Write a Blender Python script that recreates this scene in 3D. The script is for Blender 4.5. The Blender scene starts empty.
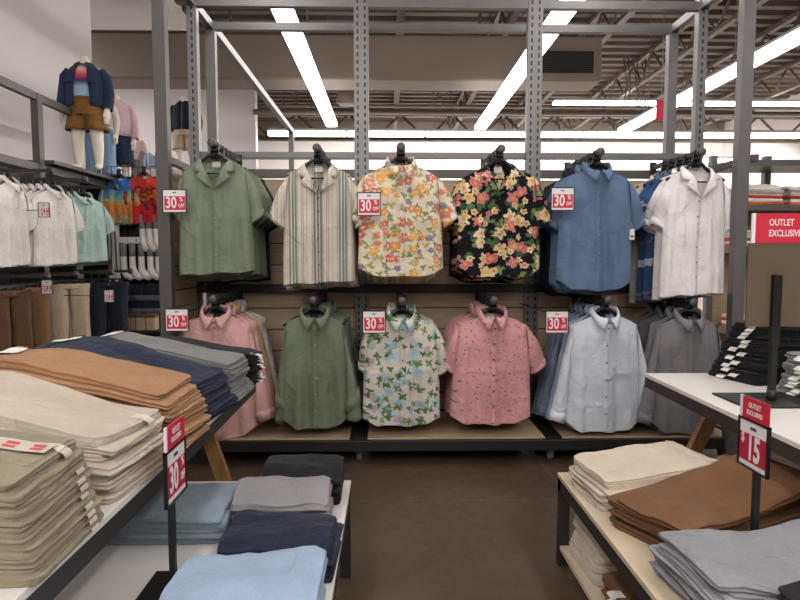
import bpy, bmesh, math, random
from mathutils import Vector, Matrix
random.seed(7)
C = bpy.context.scene.collection
PI = math.pi
CAM = Vector((0, 0, 1.28)); PITCH = math.atan(44/600); YAW = math.atan(12/600)

# ------------------------------------------------------------------ helpers
def at(px, py, Y):
    """world point at depth Y seen at pixel px,py of the photograph"""
    u, v = (px-400)/600, (300-py)/600
    cp, sp, cy, sy = math.cos(PITCH), math.sin(PITCH), math.cos(YAW), math.sin(YAW)
    f = Vector((sy*cp, cy*cp, -sp)); r = Vector((cy, -sy, 0)); up = r.cross(f)
    d = f + r*u + up*v
    return CAM + d*(Y/d.y)

def empty(name, loc=(0, 0, 0), rz=0.0, label=None, cat=None, group=None, scale=1.0):
    o = bpy.data.objects.new(name, None); C.objects.link(o)
    o.location = loc; o.rotation_euler = (0, 0, rz); o.empty_display_size = .05
    o.scale = (scale, scale, scale)
    tag(o, label, cat, group); return o

def tag(o, label=None, cat=None, group=None, kind=None):
    if label: o['label'] = label
    if cat: o['category'] = cat
    if group: o['group'] = group
    if kind: o['kind'] = kind
    return o

def copy_tree(o, parent=None):
    c = o.copy(); C.objects.link(c)
    if parent: c.parent = parent
    for ch in list(o.children):
        copy_tree(ch, c)
    return c

class MB:
    def __init__(s): s.v = []; s.f = []; s.mi = []
    def add(s, vs, fs, mi=0):
        n = len(s.v); s.v += [tuple(p) for p in vs]
        s.f += [tuple(i+n for i in f) for f in fs]; s.mi += [mi]*len(fs); return s
    def box(s, lo, hi, mi=0, M=None):
        x0, y0, z0 = lo; x1, y1, z1 = hi
        vs = [(x0,y0,z0),(x1,y0,z0),(x1,y1,z0),(x0,y1,z0),(x0,y0,z1),(x1,y0,z1),(x1,y1,z1),(x0,y1,z1)]
        if M: vs = [M @ Vector(p) for p in vs]
        return s.add(vs, [(0,3,2,1),(4,5,6,7),(0,1,5,4),(1,2,6,5),(2,3,7,6),(3,0,4,7)], mi)
    def bar(s, a, b, w, h=None, mi=0):
        """box section bar from a to b"""
        a, b = Vector(a), Vector(b); d = b-a; L = d.length
        q = d.to_track_quat('X', 'Z'); h = h or w
        M = Matrix.Translation(a) @ q.to_matrix().to_4x4()
        return s.box((0,-w/2,-h/2), (L,w/2,h/2), mi, M)
    def tube(s, pts, r, n=8, cap=True, closed=False, mi=0):
        pts = [Vector(p) for p in pts]; m = len(pts)
        rs = r if isinstance(r, (list, tuple)) else [r]*m
        vs = []; prev = None
        for i, p in enumerate(pts):
            if closed: t = pts[(i+1) % m]-pts[i-1]
            else: t = pts[min(i+1, m-1)]-pts[max(i-1, 0)]
            t.normalize()
            if prev is None:
                nrm = t.orthogonal().normalized()
            else:
                nrm = (prev - t*prev.dot(t)).normalized()
            prev = nrm; bn = t.cross(nrm)
            for k in range(n):
                a = 2*PI*k/n
                vs.append(p + (nrm*math.cos(a)+bn*math.sin(a))*rs[i])
        fs = []
        for i in range(m if closed else m-1):
            j = (i+1) % m
            for k in range(n):
                l = (k+1) % n
                fs.append((i*n+k, i*n+l, j*n+l, j*n+k))
        if cap and not closed:
            fs.append(tuple(range(n-1, -1, -1))); fs.append(tuple((m-1)*n+k for k in range(n)))
        return s.add(vs, fs, mi)
    def grid(s, P, flip=False, wrap=False, mi=0):
        """P[i][j] -> points"""
        a, b = len(P), len(P[0]); vs = [p for row in P for p in row]; fs = []
        for i in range(a-1):
            for j in range(b if wrap else b-1):
                k = (j+1) % b
                q = (i*b+j, i*b+k, (i+1)*b+k, (i+1)*b+j)
                fs.append(q[::-1] if flip else q)
        return s.add(vs, fs, mi)
    def disc(s, c, r, nrm, n=12, h=.003, mi=0):
        c = Vector(c); nrm = Vector(nrm).normalized()
        return s.tube([c, c+nrm*h], r, n, True, False, mi)
    def mesh(s, name, mats, smooth):
        me = bpy.data.meshes.new(name); me.from_pydata(s.v, [], s.f); me.update()
        for m in (mats if isinstance(mats, (list, tuple)) else [mats]): me.materials.append(m)
        if any(s.mi): me.polygons.foreach_set('material_index', s.mi)
        if smooth: me.polygons.foreach_set('use_smooth', [True]*len(me.polygons))
        return me
    def build(s, name, mats, parent=None, smooth=False, bevel=0.0, loc=None, label=None):
        o = bpy.data.objects.new(name, s.mesh(name, mats, smooth)); C.objects.link(o)
        if parent: o.parent = parent
        if loc: o.location = loc
        if bevel:
            m = o.modifiers.new('Bevel', 'BEVEL'); m.width = bevel; m.segments = 2; m.limit_method = 'ANGLE'
        if label: o['label'] = label
        return o

def sm(a, b, x):
    t = max(0.0, min(1.0, (x-a)/(b-a))); return t*t*(3-2*t)
def lerp(a, b, t): return a+(b-a)*t
class Noise:
    """cheap smooth 2D noise as a sum of sines"""
    def __init__(s, seed, n=5, f0=1.0, f1=4.0):
        r = random.Random(seed)
        s.w = []
        for i in range(n):
            f = lerp(f0, f1, i/max(1, n-1)); a = r.uniform(0, 2*PI)
            s.w.append((f*math.cos(a)*2*PI, f*math.sin(a)*2*PI, r.uniform(0, 6.28), 1/(i+1)))
        s.t = sum(w[3] for w in s.w)
    def __call__(s, x, y): return sum(a*math.sin(fx*x+fy*y+p) for fx, fy, p, a in s.w)/s.t
ORD = ['', 'second', 'third', 'fourth', 'fifth', 'sixth', 'seventh', 'eighth', 'ninth', 'tenth', 'eleventh', 'twelfth',
       'thirteenth', 'fourteenth', 'fifteenth', 'sixteenth', 'seventeenth', 'eighteenth', 'nineteenth', 'twentieth']

# ------------------------------------------------------------------ materials
class NT:
    def __init__(s, name):
        s.m = bpy.data.materials.new(name); s.m.use_nodes = True
        s.t = s.m.node_tree; s.N = s.t.nodes; s.L = s.t.links
        s.bsdf = s.N['Principled BSDF']
    def n(s, typ, ins=None, **kw):
        x = s.N.new(typ)
        for k, v in kw.items(): setattr(x, k, v)
        for k, v in (ins or {}).items(): s.put(x.inputs[k], v)
        return x
    def put(s, sock, v):
        if isinstance(v, bpy.types.NodeSocket): s.L.new(v, sock)
        else: sock.default_value = v
    def math(s, op, a, b=0.0, c=0.0):
        x = s.N.new('ShaderNodeMath'); x.operation = op
        s.put(x.inputs[0], a); s.put(x.inputs[1], b); s.put(x.inputs[2], c); return x.outputs[0]
    def mix(s, f, a, b, blend='MIX'):
        x = s.N.new('ShaderNodeMix'); x.data_type = 'RGBA'; x.blend_type = blend
        s.put(x.inputs[0], f); s.put(x.inputs[6], a); s.put(x.inputs[7], b); return x.outputs[2]
    def smooth(s, v, a, b, o0=0.0, o1=1.0):
        x = s.N.new('ShaderNodeMapRange'); x.interpolation_type = 'SMOOTHSTEP'
        s.put(x.inputs[0], v); x.inputs[1].default_value = a; x.inputs[2].default_value = b
        x.inputs[3].default_value = o0; x.inputs[4].default_value = o1; return x.outputs[0]
    def ramp(s, f, stops, interp='LINEAR'):
        x = s.N.new('ShaderNodeValToRGB'); x.color_ramp.interpolation = interp
        e = x.color_ramp.elements
        while len(e) < len(stops): e.new(.5)
        for i, (p, c) in enumerate(stops): e[i].position = p; e[i].color = col(c)
        s.put(x.inputs[0], f); return x.outputs[0]
    def obj(s): return s.n('ShaderNodeTexCoord').outputs['Object']
    def sep(s, v):
        x = s.n('ShaderNodeSeparateXYZ', {0: v}); return x.outputs
    def comb(s, x=0.0, y=0.0, z=0.0):
        return s.n('ShaderNodeCombineXYZ', {0: x, 1: y, 2: z}).outputs[0]
    def noise(s, vec, scale, detail=3, rough=.55):
        return s.n('ShaderNodeTexNoise', {'Vector': vec, 'Scale': scale, 'Detail': detail, 'Roughness': rough}).outputs['Fac']
    def bump(s, h, strength, dist):
        s.L.new(s.n('ShaderNodeBump', {'Height': h, 'Strength': strength, 'Distance': dist}).outputs[0], s.bsdf.inputs['Normal'])
def col(c):
    """sRGB 0-255 triple or linear rgba"""
    if len(c) == 4: return c
    return tuple(((x/255)/12.92 if x/255 <= .04045 else ((x/255+.055)/1.055)**2.4) for x in c)+(1.0,)

def plain(name, c, rough=.5, metal=0.0, var=.06, scale=12.0, bump=0.0):
    t = NT(name); v = t.obj(); nz = t.noise(v, scale)
    c = col(c); d = tuple(x*(1-var*2.2) for x in c[:3])+(1,)
    t.put(t.bsdf.inputs['Base Color'], t.mix(nz, d, tuple(min(1, x*(1+var)) for x in c[:3])+(1,)))
    t.bsdf.inputs['Roughness'].default_value = rough; t.bsdf.inputs['Metallic'].default_value = metal
    if bump: t.bump(t.noise(v, scale*6), bump, .003)
    return t.m

def finish_fabric(t, color, v, rough=.9, weave=900, crease=True, slub=True):
    t.bsdf.inputs['Roughness'].default_value = rough
    t.bsdf.inputs['Specular IOR Level'].default_value = .2
    t.bsdf.inputs['Sheen Weight'].default_value = .05
    t.bsdf.inputs['Sheen Roughness'].default_value = .6
    big = t.noise(v, 5, 4)
    k = t.smooth(big, .3, .75, .86, 1.06)
    if slub:
        sv = t.n('ShaderNodeMapping', {'Vector': v, 'Scale': (60, 60, 900)}).outputs[0]
        k = t.math('MULTIPLY', k, t.smooth(t.noise(sv, 1, 2), .3, .7, .93, 1.05))
    c = t.mix(1.0, color, t.n('ShaderNodeCombineColor', {0: k, 1: k, 2: k}).outputs[0], 'MULTIPLY')
    t.put(t.bsdf.inputs['Base Color'], c)
    h = t.math('ADD', t.math('MULTIPLY', t.noise(v, 22, 3), 1.0), t.math('MULTIPLY', t.noise(v, weave/3, 1), .08))
    wn = t.n('ShaderNodeTexNoise', {'Vector': v, 'Scale': 9.0, 'Detail': 3, 'Roughness': .5, 'Distortion': 1.2}).outputs['Fac']
    h = t.math('ADD', h, t.math('MULTIPLY', t.math('ABSOLUTE', t.math('SUBTRACT', wn, .5)), 3.0))
    t.bump(h, .45, .012)
    return t.m
def fabric(name, c, **kw):
    t = NT(name); v = t.obj(); return finish_fabric(t, col(c), v, **kw)

def flower_layer(t, v2, scale, off, R, petals, depth, colours, gate, base, centre=None):
    """petal-shaped blots laid over base; returns the new colour"""
    vv = t.n('ShaderNodeVectorMath', {0: v2, 1: off}, operation='ADD').outputs[0]
    vv = t.n('ShaderNodeVectorMath', {0: vv, 3: scale}, operation='SCALE').outputs[0]
    wob = t.n('ShaderNodeTexNoise', {'Vector': vv, 'Scale': 3.0, 'Detail': 2}).outputs['Color']
    vo = t.n('ShaderNodeTexVoronoi', {'Vector': vv, 'Scale': 1.0, 'Randomness': .85}, voronoi_dimensions='2D')
    d = t.n('ShaderNodeVectorMath', {0: vv, 1: vo.outputs['Position']}, operation='SUBTRACT').outputs[0]
    wobv = t.n('ShaderNodeVectorMath', {0: wob, 1: (.5, .5, .5)}, operation='SUBTRACT').outputs[0]
    wobv = t.n('ShaderNodeVectorMath', {0: wobv, 3: .35*R/.3}, operation='SCALE').outputs[0]
    d = t.n('ShaderNodeVectorMath', {0: d, 1: wobv}, operation='ADD').outputs[0]
    dx, dy, _ = t.sep(d)
    rnd = t.n('ShaderNodeSeparateColor', {0: vo.outputs['Color']}).outputs
    r = t.n('ShaderNodeVectorMath', {0: t.comb(dx, dy, 0.0)}, operation='LENGTH').outputs['Value']
    ang = t.math('ADD', t.math('ARCTAN2', dy, dx), t.math('MULTIPLY', rnd[1], 6.28))
    pet = t.math('ABSOLUTE', t.math('COSINE', t.math('MULTIPLY', ang, petals/2)))
    rad = t.math('MULTIPLY_ADD', pet, R*depth, R*(1-depth))
    q = t.math('DIVIDE', r, rad)
    mask = t.smooth(q, 1.05, .9)
    mask = t.math('MULTIPLY', mask, t.math('LESS_THAN', rnd[2], gate))
    n = len(colours)
    fc = t.ramp(rnd[0], [(i/n, c) for i, c in enumerate(colours)], 'CONSTANT')
    if centre:
        fc = t.mix(t.smooth(r, R*.42, R*.18), fc, col(centre))
    fc = t.mix(t.smooth(q, .3, 1.0, .0, .28), fc, (0, 0, 0, 1) if sum(col(base)[:3] if isinstance(base, tuple) else (1,)) < .3 else (.75, .6, .5, 1))
    return t.mix(mask, base, fc)

def floral(name, base, layers, **kw):
    t = NT(name); v = t.obj(); x, y, z = t.sep(v)
    v2 = t.comb(t.math('MULTIPLY_ADD', y, .6, x), z, 0.0)
    c = col(base)
    for L in layers: c = flower_layer(t, v2, *L[:-1], base=c, centre=L[-1])
    return finish_fabric(t, c, v, **kw)

def stripes_mat():
    t = NT('striped linen'); v = t.obj(); x, y, z = t.sep(v)
    p = t.math('FRACT', t.math('ADD', t.math('DIVIDE', x, .148), 10.42))
    cr, gr, dk, tn = (205, 196, 182), (128, 138, 122), (98, 110, 96), (165, 150, 132)
    c = t.ramp(p, [(0, cr), (.16, tn), (.18, cr), (.22, tn), (.24, gr), (.30, cr), (.315, gr), (.33, (222, 216, 206)), (.36, dk), (.385, gr),
                   (.45, (222, 216, 206)), (.475, dk), (.50, gr), (.56, cr), (.575, tn), (.60, cr), (.74, gr), (.76, cr), (.80, tn), (.83, cr), (.95, tn), (.965, cr)], 'CONSTANT')
    return finish_fabric(t, c, v)

def dots_print(name, base, dot, dot2):
    t = NT(name); v = t.obj(); x, y, z = t.sep(v)
    v2 = t.comb(t.math('MULTIPLY_ADD', y, .6, x), z, 0.0)
    c = flower_layer(t, v2, 26, (3, 1, 0), .2, 2, .75, [dot, dot2, dot], .75, col(base))
    return finish_fabric(t, c, v)

def tiedye(name, stops, noise=.12, z0=0.0, span=.62):
    t = NT(name); v = t.obj(); x, y, z = t.sep(v)
    n = t.noise(v, 9, 4)
    f = t.math('ADD', t.math('MULTIPLY', t.math('SUBTRACT', z, z0), -1/span), t.math('MULTIPLY', t.math('SUBTRACT', n, .5), noise*5))
    return finish_fabric(t, t.ramp(f, stops), v)

def emis(name, c, s):
    t = NT(name); t.bsdf.inputs['Emission Color'].default_value = c+(1,)
    t.bsdf.inputs['Emission Strength'].default_value = s
    v = t.obj(); nz = t.noise(v, 3); t.put(t.bsdf.inputs['Base Color'], t.mix(nz, (.9, .9, .9, 1), (.95, .95, .95, 1)))
    return t.m

def slotted(name, c, z0=.05, pitch=.0254*2, slots=(0.0,)):
    """steel upright with a column of dark slots on its front face"""
    t = NT(name); v = t.obj(); x, y, z = t.sep(v)
    fz = t.math('FRACT', t.math('DIVIDE', z, pitch))
    m = t.math('LESS_THAN', fz, .55); mx = None
    for sx in slots:
        k = t.math('LESS_THAN', t.math('ABSOLUTE', t.math('SUBTRACT', x, sx)), .0065)
        mx = k if mx is None else t.math('MAXIMUM', mx, k)
    m = t.math('MULTIPLY', m, mx)
    nz = t.noise(v, 8); c = col(c)
    b = t.mix(nz, tuple(q*.88 for q in c[:3])+(1,), c)
    t.put(t.bsdf.inputs['Base Color'], t.mix(m, b, (.006, .006, .006, 1)))
    t.put(t.bsdf.inputs['Metallic'], t.math('MULTIPLY_ADD', m, -.55, .55))
    t.bsdf.inputs['Roughness'].default_value = .42
    return t.m

def wood(name, a, b, axis=0, scale=1.0):
    t = NT(name); v = t.obj()
    sc = [18*scale]*3; sc[axis] = 1.2*scale
    mv = t.n('ShaderNodeMapping', {'Vector': v, 'Scale': tuple(sc)}).outputs[0]
    n = t.noise(mv, 2.2, 5, .6)
    t.put(t.bsdf.inputs['Base Color'], t.ramp(n, [(.3, a), (.7, b)]))
    t.bsdf.inputs['Roughness'].default_value = .5
    t.bump(n, .15, .002); return t.m

def floor_mat():
    t = NT('polished concrete'); v = t.obj(); x, y, z = t.sep(v)
    n = t.noise(v, .9, 6, .6); n2 = t.noise(v, 14, 4, .65)
    c = t.ramp(n, [(.3, (66, 54, 44)), (.5, (86, 71, 58)), (.72, (102, 85, 69))])
    c = t.mix(t.smooth(n2, .35, .75, 0, .35), c, col((68, 55, 45)))
    sp = t.n('ShaderNodeTexVoronoi', {'Vector': v, 'Scale': 3.1}, voronoi_dimensions='2D')
    spot = t.smooth(sp.outputs['Distance'], .035, .015, 0, .5)
    spot = t.math('MULTIPLY', spot, t.smooth(n2, .45, .6))
    c = t.mix(spot, c, col((128, 116, 100)))
    for ax, p in ((y, 3.06), (y, -.6), (x, .955), (x, -2.7), (y, 6.8)):
        k = t.smooth(t.math('ABSOLUTE', t.math('SUBTRACT', ax, p)), .007, .003, 0, .5)
        c = t.mix(k, c, col((120, 108, 92)))
    t.put(t.bsdf.inputs['Base Color'], c)
    t.put(t.bsdf.inputs['Roughness'], t.smooth(n2, .2, .8, .28, .5))
    t.bsdf.inputs['Specular IOR Level'].default_value = .45
    t.bump(n2, .05, .004); return t.m

def slatwall_mat():
    t = NT('tan slatwall'); v = t.obj(); x, y, z = t.sep(v)
    f = t.math('ABSOLUTE', t.math('SUBTRACT', t.math('FRACT', t.math('DIVIDE', z, .152)), .5))
    g = t.smooth(f, .46, .49)
    mv = t.n('ShaderNodeMapping', {'Vector': v, 'Scale': (1.5, 1.5, 20)}).outputs[0]
    n = t.noise(mv, 2.5, 4)
    c = t.ramp(n, [(.3, (160, 138, 112)), (.7, (182, 160, 132))])
    t.put(t.bsdf.inputs['Base Color'], t.mix(g, c, col((48, 38, 28))))
    t.bsdf.inputs['Roughness'].default_value = .6
    t.bump(t.math('SUBTRACT', 1.0, g), .6, .01); return t.m

M = {}
M['steel'] = plain('brushed grey steel', (112, 109, 108), .45, .5)
M['steel_dark'] = plain('dark grey steel', (86, 82, 80), .5, .35)
M['black_metal'] = plain('black powder coat', (26, 25, 25), .5, .1)
M['dark_metal'] = plain('dark bronze frame', (52, 48, 46), .5, .2)
M['black_plastic'] = plain('black plastic', (17, 17, 18), .35)
M['chrome'] = plain('satin chrome', (165, 165, 168), .3, .9)
M['rubber'] = plain('grey rubber', (120, 118, 114), .6)
M['table_white'] = plain('white laminate', (218, 214, 208), .45, var=.02)
M['table_cream'] = plain('pale birch laminate', (206, 186, 160), .5, var=.03)
M['deck'] = wood('pale deck board', (168, 144, 112), (192, 168, 136), 0)
M['leg_wood'] = wood('oak leg', (140, 98, 58), (174, 128, 82), 2)
M['slatwall'] = slatwall_mat()
M['floor'] = floor_mat()
M['wall'] = plain('white painted wall', (220, 214, 213), .8, var=.02, scale=1.5)
M['wall_far'] = plain('far white wall', (236, 231, 224), .8, var=.03, scale=.6)
M['duct'] = plain('beige painted duct', (122, 110, 98), .65, var=.05, scale=.8)
M['deckroof'] = plain('roof deck', (94, 82, 72), .7, var=.15, scale=.7)
M['joist'] = plain('joist steel', (98, 87, 78), .6, .2)
M['pipe'] = plain('conduit', (116, 106, 98), .55, .3)
M['white_card'] = plain('white card', (226, 222, 222), .6, var=.015)
M['red'] = plain('red card', (200, 32, 58), .55, var=.03)
M['red_dark'] = plain('crimson card', (176, 22, 50), .55, var=.03)
M['ink'] = plain('dark ink', (84, 78, 82), .7)
M['brown_card'] = plain('brown kraft panel', (92, 78, 58), .75, var=.05)
M['tag_white'] = plain('white tag', (225, 222, 216), .6, var=.02)
M['tag_blue'] = plain('navy woven label', (46, 52, 72), .8)
M['mannequin'] = plain('cream mannequin', (228, 216, 198), .5, var=.03)
M['button'] = plain('pale button', (132, 128, 118), .4)
M['cap'] = plain('grey end cap', (74, 71, 70), .4)
M['button_dk'] = plain('dark button', (62, 60, 58), .35)
M['tube'] = emis('lit fluorescent tube', (1.0, .97, .95), 14.0)
M['sticker'] = plain('clear size sticker', (200, 190, 172), .3, var=.03)
M['red_mark'] = plain('red print', (196, 70, 78), .6)

# fabrics
F = {}
for k, c in dict(sage=(126, 135, 115), sage2=(112, 122, 102), blue=(96, 117, 146), white=(234, 229, 227), pink=(208, 162, 156), green=(112, 120, 100),
                 paleblue=(206, 211, 218), sky=(152, 170, 192), steelblue=(116, 128, 148), grey=(128, 124, 128), dgrey=(98, 95, 100), peach=(205, 160, 120), bone=(200, 190, 178),
                 navy=(30, 34, 48), mint=(188, 212, 203), rust=(98, 68, 46), camel=(134, 98, 64), beige=(186, 166, 142),
                 denim=(38, 52, 78), denimlight=(132, 160, 188), mustard=(128, 90, 48), rose=(226, 190, 196), teal=(40, 110, 90), polo_white=(238, 233, 228), pinkdk=(200, 142, 144)).items():
    F[k] = fabric('cotton '+k, c)
F['stripe'] = stripes_mat()
F['cream_floral'] = floral('cream floral cotton', (224, 210, 186), [
    (19, (5, 2, 0), .42, 3, .7, [(150, 160, 92), (122, 142, 76), (176, 170, 110), (134, 152, 84)], .95, None),
    (13, (0, 0, 0), .42, 5, .45, [(204, 96, 98), (226, 150, 60), (216, 120, 112), (232, 168, 74), (198, 84, 92)], .62, (240, 200, 120)),
    (15, (9, 7, 0), .30, 5, .4, [(228, 158, 62), (98, 112, 158), (214, 110, 104), (112, 122, 164), (232, 178, 92)], .55, (210, 140, 70))])
F['black_floral'] = floral('black floral cotton', (15, 15, 21), [
    (14, (5, 2, 0), .46, 3, .65, [(74, 104, 62), (92, 122, 82), (62, 94, 74), (120, 140, 92)], .8, None),
    (11.5, (0, 0, 0), .46, 5, .42, [(222, 196, 146), (196, 78, 88), (228, 206, 166), (206, 98, 104), (218, 186, 130)], .66, (214, 160, 90)),
    (17, (9, 7, 0), .36, 5, .4, [(214, 182, 124), (190, 84, 92), (226, 204, 160)], .4, (170, 120, 60))])
F['green_floral'] = floral('green leaf print cotton', (208, 200, 188), [
    (10, (2, 5, 0), .42, 6, .3, [(176, 200, 205), (190, 176, 192), (168, 196, 204), (184, 200, 192)], .7, (150, 185, 200)),
    (15, (5, 2, 0), .43, 4, .7, [(82, 124, 60), (66, 108, 52), (104, 142, 76)], .6, None),
    (12, (9, 4, 0), .33, 5, .4, [(120, 172, 190), (172, 146, 178), (134, 178, 192)], .5, (196, 176, 110)),
    (19, (1, 9, 0), .38, 3, .75, [(74, 116, 52), (58, 98, 46)], .5, None)])
F['pink_print'] = dots_print('pink dotted cotton', (208, 152, 152), (120, 92, 76), (176, 96, 96))
F['blue_floral'] = floral('blue floral cotton', (58, 84, 126), [
    (14, (5, 2, 0), .42, 5, .5, [(188, 198, 212), (40, 54, 92), (150, 170, 196)], .8, None)])
F['tiedye_blue'] = tiedye('blue orange tie dye', [(0, (44, 98, 168)), (.25, (52, 112, 176)), (.42, (150, 180, 130)), (.55, (205, 150, 74)), (.66, (214, 120, 60)), (.82, (180, 170, 110)), (1, (48, 96, 150))])
F['tiedye_red'] = tiedye('red black tie dye', [(0, (186, 60, 54)), (.18, (210, 64, 48)), (.28, (40, 32, 40)), (.42, (216, 96, 52)), (.52, (44, 34, 42)), (.62, (206, 44, 52)), (1, (190, 36, 46))], .2)
F['stripe_tee'] = tiedye('colour block tee', [(0, (40, 50, 110)), (.2, (60, 70, 140)), (.3, (226, 180, 150)), (.42, (216, 90, 100)), (.55, (60, 40, 110)), (.68, (160, 190, 210)), (1, (150, 180, 205))], .02, 1.04, .46)

def text(s, size, mat, parent, loc, rot, sx=.68, bold=.012, name='lettering', align='CENTER', flipx=1):
    cu = bpy.data.curves.new(name, 'FONT'); cu.body = s; cu.size = size; cu.offset = bold*size
    cu.align_x = align; cu.align_y = 'CENTER'; cu.extrude = .0004; cu.resolution_u = 3
    tmp = bpy.data.objects.new('tmp', cu); C.objects.link(tmp)
    dg = bpy.context.evaluated_depsgraph_get(); dg.update()
    me = bpy.data.meshes.new_from_object(tmp.evaluated_get(dg))
    bpy.data.objects.remove(tmp); bpy.data.curves.remove(cu)
    me.name = name; me.materials.clear(); me.materials.append(mat)
    Mt = Matrix.Translation(loc) @ rot @ Matrix.Diagonal((sx, 1, 1, 1))
    me.transform(Mt)
    o = bpy.data.objects.new(name, me); C.objects.link(o); o.parent = parent; return o
ROTF = Matrix.Rotation(PI/2, 4, 'X')     # text standing up, facing -Y

# ------------------------------------------------------------------ setting
def struct(name, mb, m, smooth=False):
    return tag(mb.build(name, m, None, smooth), None, None, None, 'structure')
X0, X1, Y0, Y1, ZC = -7.5, 10.0, -6.0, 18.0, 5.3
struct('floor', MB().box((X0, Y0, -.1), (X1, Y1, 0)), M['floor'])
struct('wall_far', MB().box((X0, Y1, 0), (X1, Y1+.2, 4.75)), M['wall_far'])
struct('trim_1', MB().box((X0, Y1-.05, 4.75), (X1, Y1+.2, ZC)), M['duct'])
struct('wall_right', MB().box((X1, Y0, 0), (X1+.2, Y1, ZC)), M['wall'])
struct('wall_near', MB().box((X0, Y0-.2, 0), (X1, Y0, ZC)), M['wall'])
struct('wall_left', MB().box((-3.55, Y0, 0), (-3.35, 7.05, ZC)), M['wall'])
struct('wall_alcove', MB().box((X0-.2, 7.05, 0), (X0, Y1, ZC)), M['wall'])
struct('wall_back', MB().box((X0, 11.6, 0), (-2.5, 11.8, ZC)), M['wall'])
struct('trim_2', MB().box((X0, 7.05, 5.0), (-3.3, 10.3, ZC)), M['wall'])
rb = MB()                                             # ribbed roof deck
P = []
y = Y0
while y < Y1:
    for dy, z in ((0, 0), (.14, 0), (.18, -.09), (.32, -.09), (.36, 0)):
        P.append((y+dy, ZC+z))
    y += .36
rb.grid([[(X0, a, b) for a, b in P], [(X1, a, b) for a, b in P]])
rb.box((X0, Y0, ZC+.02), (X1, Y1+.2, ZC+.1))
struct('ceiling', rb, M['deckroof'])

# roof joists
def joist(x, lab):
    e = empty('roof_joist', (x, 0, 0), 0, lab, 'joist', 'open web roof joists')
    MB().box((-.05, Y0, 5.12), (.05, Y1, 5.19)).build('top_chord', M['joist'], e)
    MB().box((-.05, Y0, 4.66), (.05, Y1, 4.72)).build('bottom_chord', M['joist'], e)
    w = MB(); y = Y0; k = 0
    while y < Y1-.5:
        a, b = (4.69, 5.15) if k % 2 == 0 else (5.15, 4.69)
        w.tube([(0, y, a), (0, y+.45, b)], .022, 5); y += .45; k += 1
    w.build('web', M['joist'], e, True)
jx = [-1.5, .2, 1.8, 3.4, 5.0, 6.6, 8.2]
for i, x in enumerate(jx):
    joist(x, 'grey open web steel joist running under the roof deck')
# girder and conduits across
e = empty('roof_girder', (0, 14.2, 0), 0, 'deep open web girder crossing under the joists at the far end', 'girder')
MB().box((X0, -.09, 4.5), (X1, .09, 4.64)).build('top_chord', M['joist'], e)
MB().box((X0, -.09, 3.95), (X1, .09, 4.05)).build('bottom_chord', M['joist'], e)
w = MB(); x = X0; k = 0
while x < X1-.6:
    a, b = (4.0, 4.55) if k % 2 == 0 else (4.55, 4.0)
    w.tube([(x, 0, a), (x+.6, 0, b)], .03, 5); x += .6; k += 1
w.build('web', M['joist'], e, True)
for i, (yy, z, r, lab) in enumerate(((11.55, 3.98, .05, 'thin conduit crossing just below the beige duct'), (11.9, 4.18, .035, 'second thin conduit tucked behind the beige duct'),
                                (13.0, 3.86, .06, 'thicker grey pipe crossing under the far girder'))):
    o = MB().tube([(-2.52, yy, z), (X1+.02, yy, z)], r, 8).build('conduit_pipe', M['pipe'], None, True)
    tag(o, lab, 'pipe')
# cables/hangers dropping from the deck
for i, (px, yy) in enumerate(((300, 11.9), (445, 12.1), (636, 12.2))):
    b = MB(); c = at(px, 100, yy)
    for k in range(6):
        x = c.x + (k-2.5)*.09
        b.tube([(x-.05, yy, 5.24), (x+random.uniform(-.1, .1), yy, 4.7), (x+random.uniform(-.15, .15), yy, 4.28), (x+random.uniform(-.05, .05), yy, 3.98)], .012, 5)
    o = b.build('cable_bundle', M['joist'], None, True)
    tag(o, ['loose cables dropping behind the duct over the striped shirt', 'loose cables dropping behind the duct over the cream floral shirt', 'loose cables dropping beside the open end of the beige duct'][i], 'cables', None, 'stuff')

# duct
e = empty('air_duct', (0, 9.0, 0), 0, 'long beige rectangular air duct with a dark grille at one end', 'duct')
a, b = at(80, 78, 9.0), at(603, 36, 9.0)
MB().box((a.x, 0, a.z), (b.x, .6, b.z)).build('duct_body', M['duct'], e, bevel=.03)
a, b = at(541, 73, 9.0), at(593, 52, 9.0)
g = MB()
g.box((a.x, -.03, a.z), (b.x, 0, b.z))
go = g.build('grille', M['black_metal'], e)
g = MB()
for k in range(9):
    z = lerp(a.z+.03, b.z-.03, k/8); g.box((a.x, -.045, z-.008), (b.x, -.03, z+.008))
g.build('louvre', M['dark_metal'], go)
for px in (230, 480):
    c = at(px, 38, 9.2); MB().box((c.x-.02, .2, c.z-.03), (c.x+.02, .24, ZC-.05)).build('hanger_strap', M['joist'], e)

# fluorescent strips
def light_strip(a, b, lab, segs, w=.2):
    e = empty('strip_light', a, 0, lab, 'light', 'suspended fluorescent strip lights')
    a, b = Vector(a), Vector(b); d = b-a; L = d.length; q = d.to_track_quat('X', 'Z').to_matrix().to_4x4()
    MB().box((0, -w*.22, .07), (L, w*.22, .13), 0, q).build('housing', M['steel'], e)
    n = segs
    for k in range(n):
        MB().box((L*k/n+.02, -w/2+.012, 0), (L*(k+1)/n-.02, w/2-.012, .07), 0, q).build('diffuser', M['tube'], e)
    k = .8
    while k < L:
        p = q @ Vector((k, 0, .13)); MB().tube([p, (p.x, p.y, ZC-.07-a.z)], .006, 5).build('suspension_wire', M['pipe'], e); k += 2.4
ZL = 3.46
def XL(px, py):
    p = at(px, py, 1); k = (ZL-CAM.z)/(p.z-CAM.z); return p.x*k, k
xa, ya = XL(332, 127); xb, yb = XL(480, 130); xc, yc = XL(622, 133)
light_strip((xa, -5.5, ZL), (xa, ya, ZL), 'bright fluorescent strip over the striped shirt, running into the store', 6)
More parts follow.
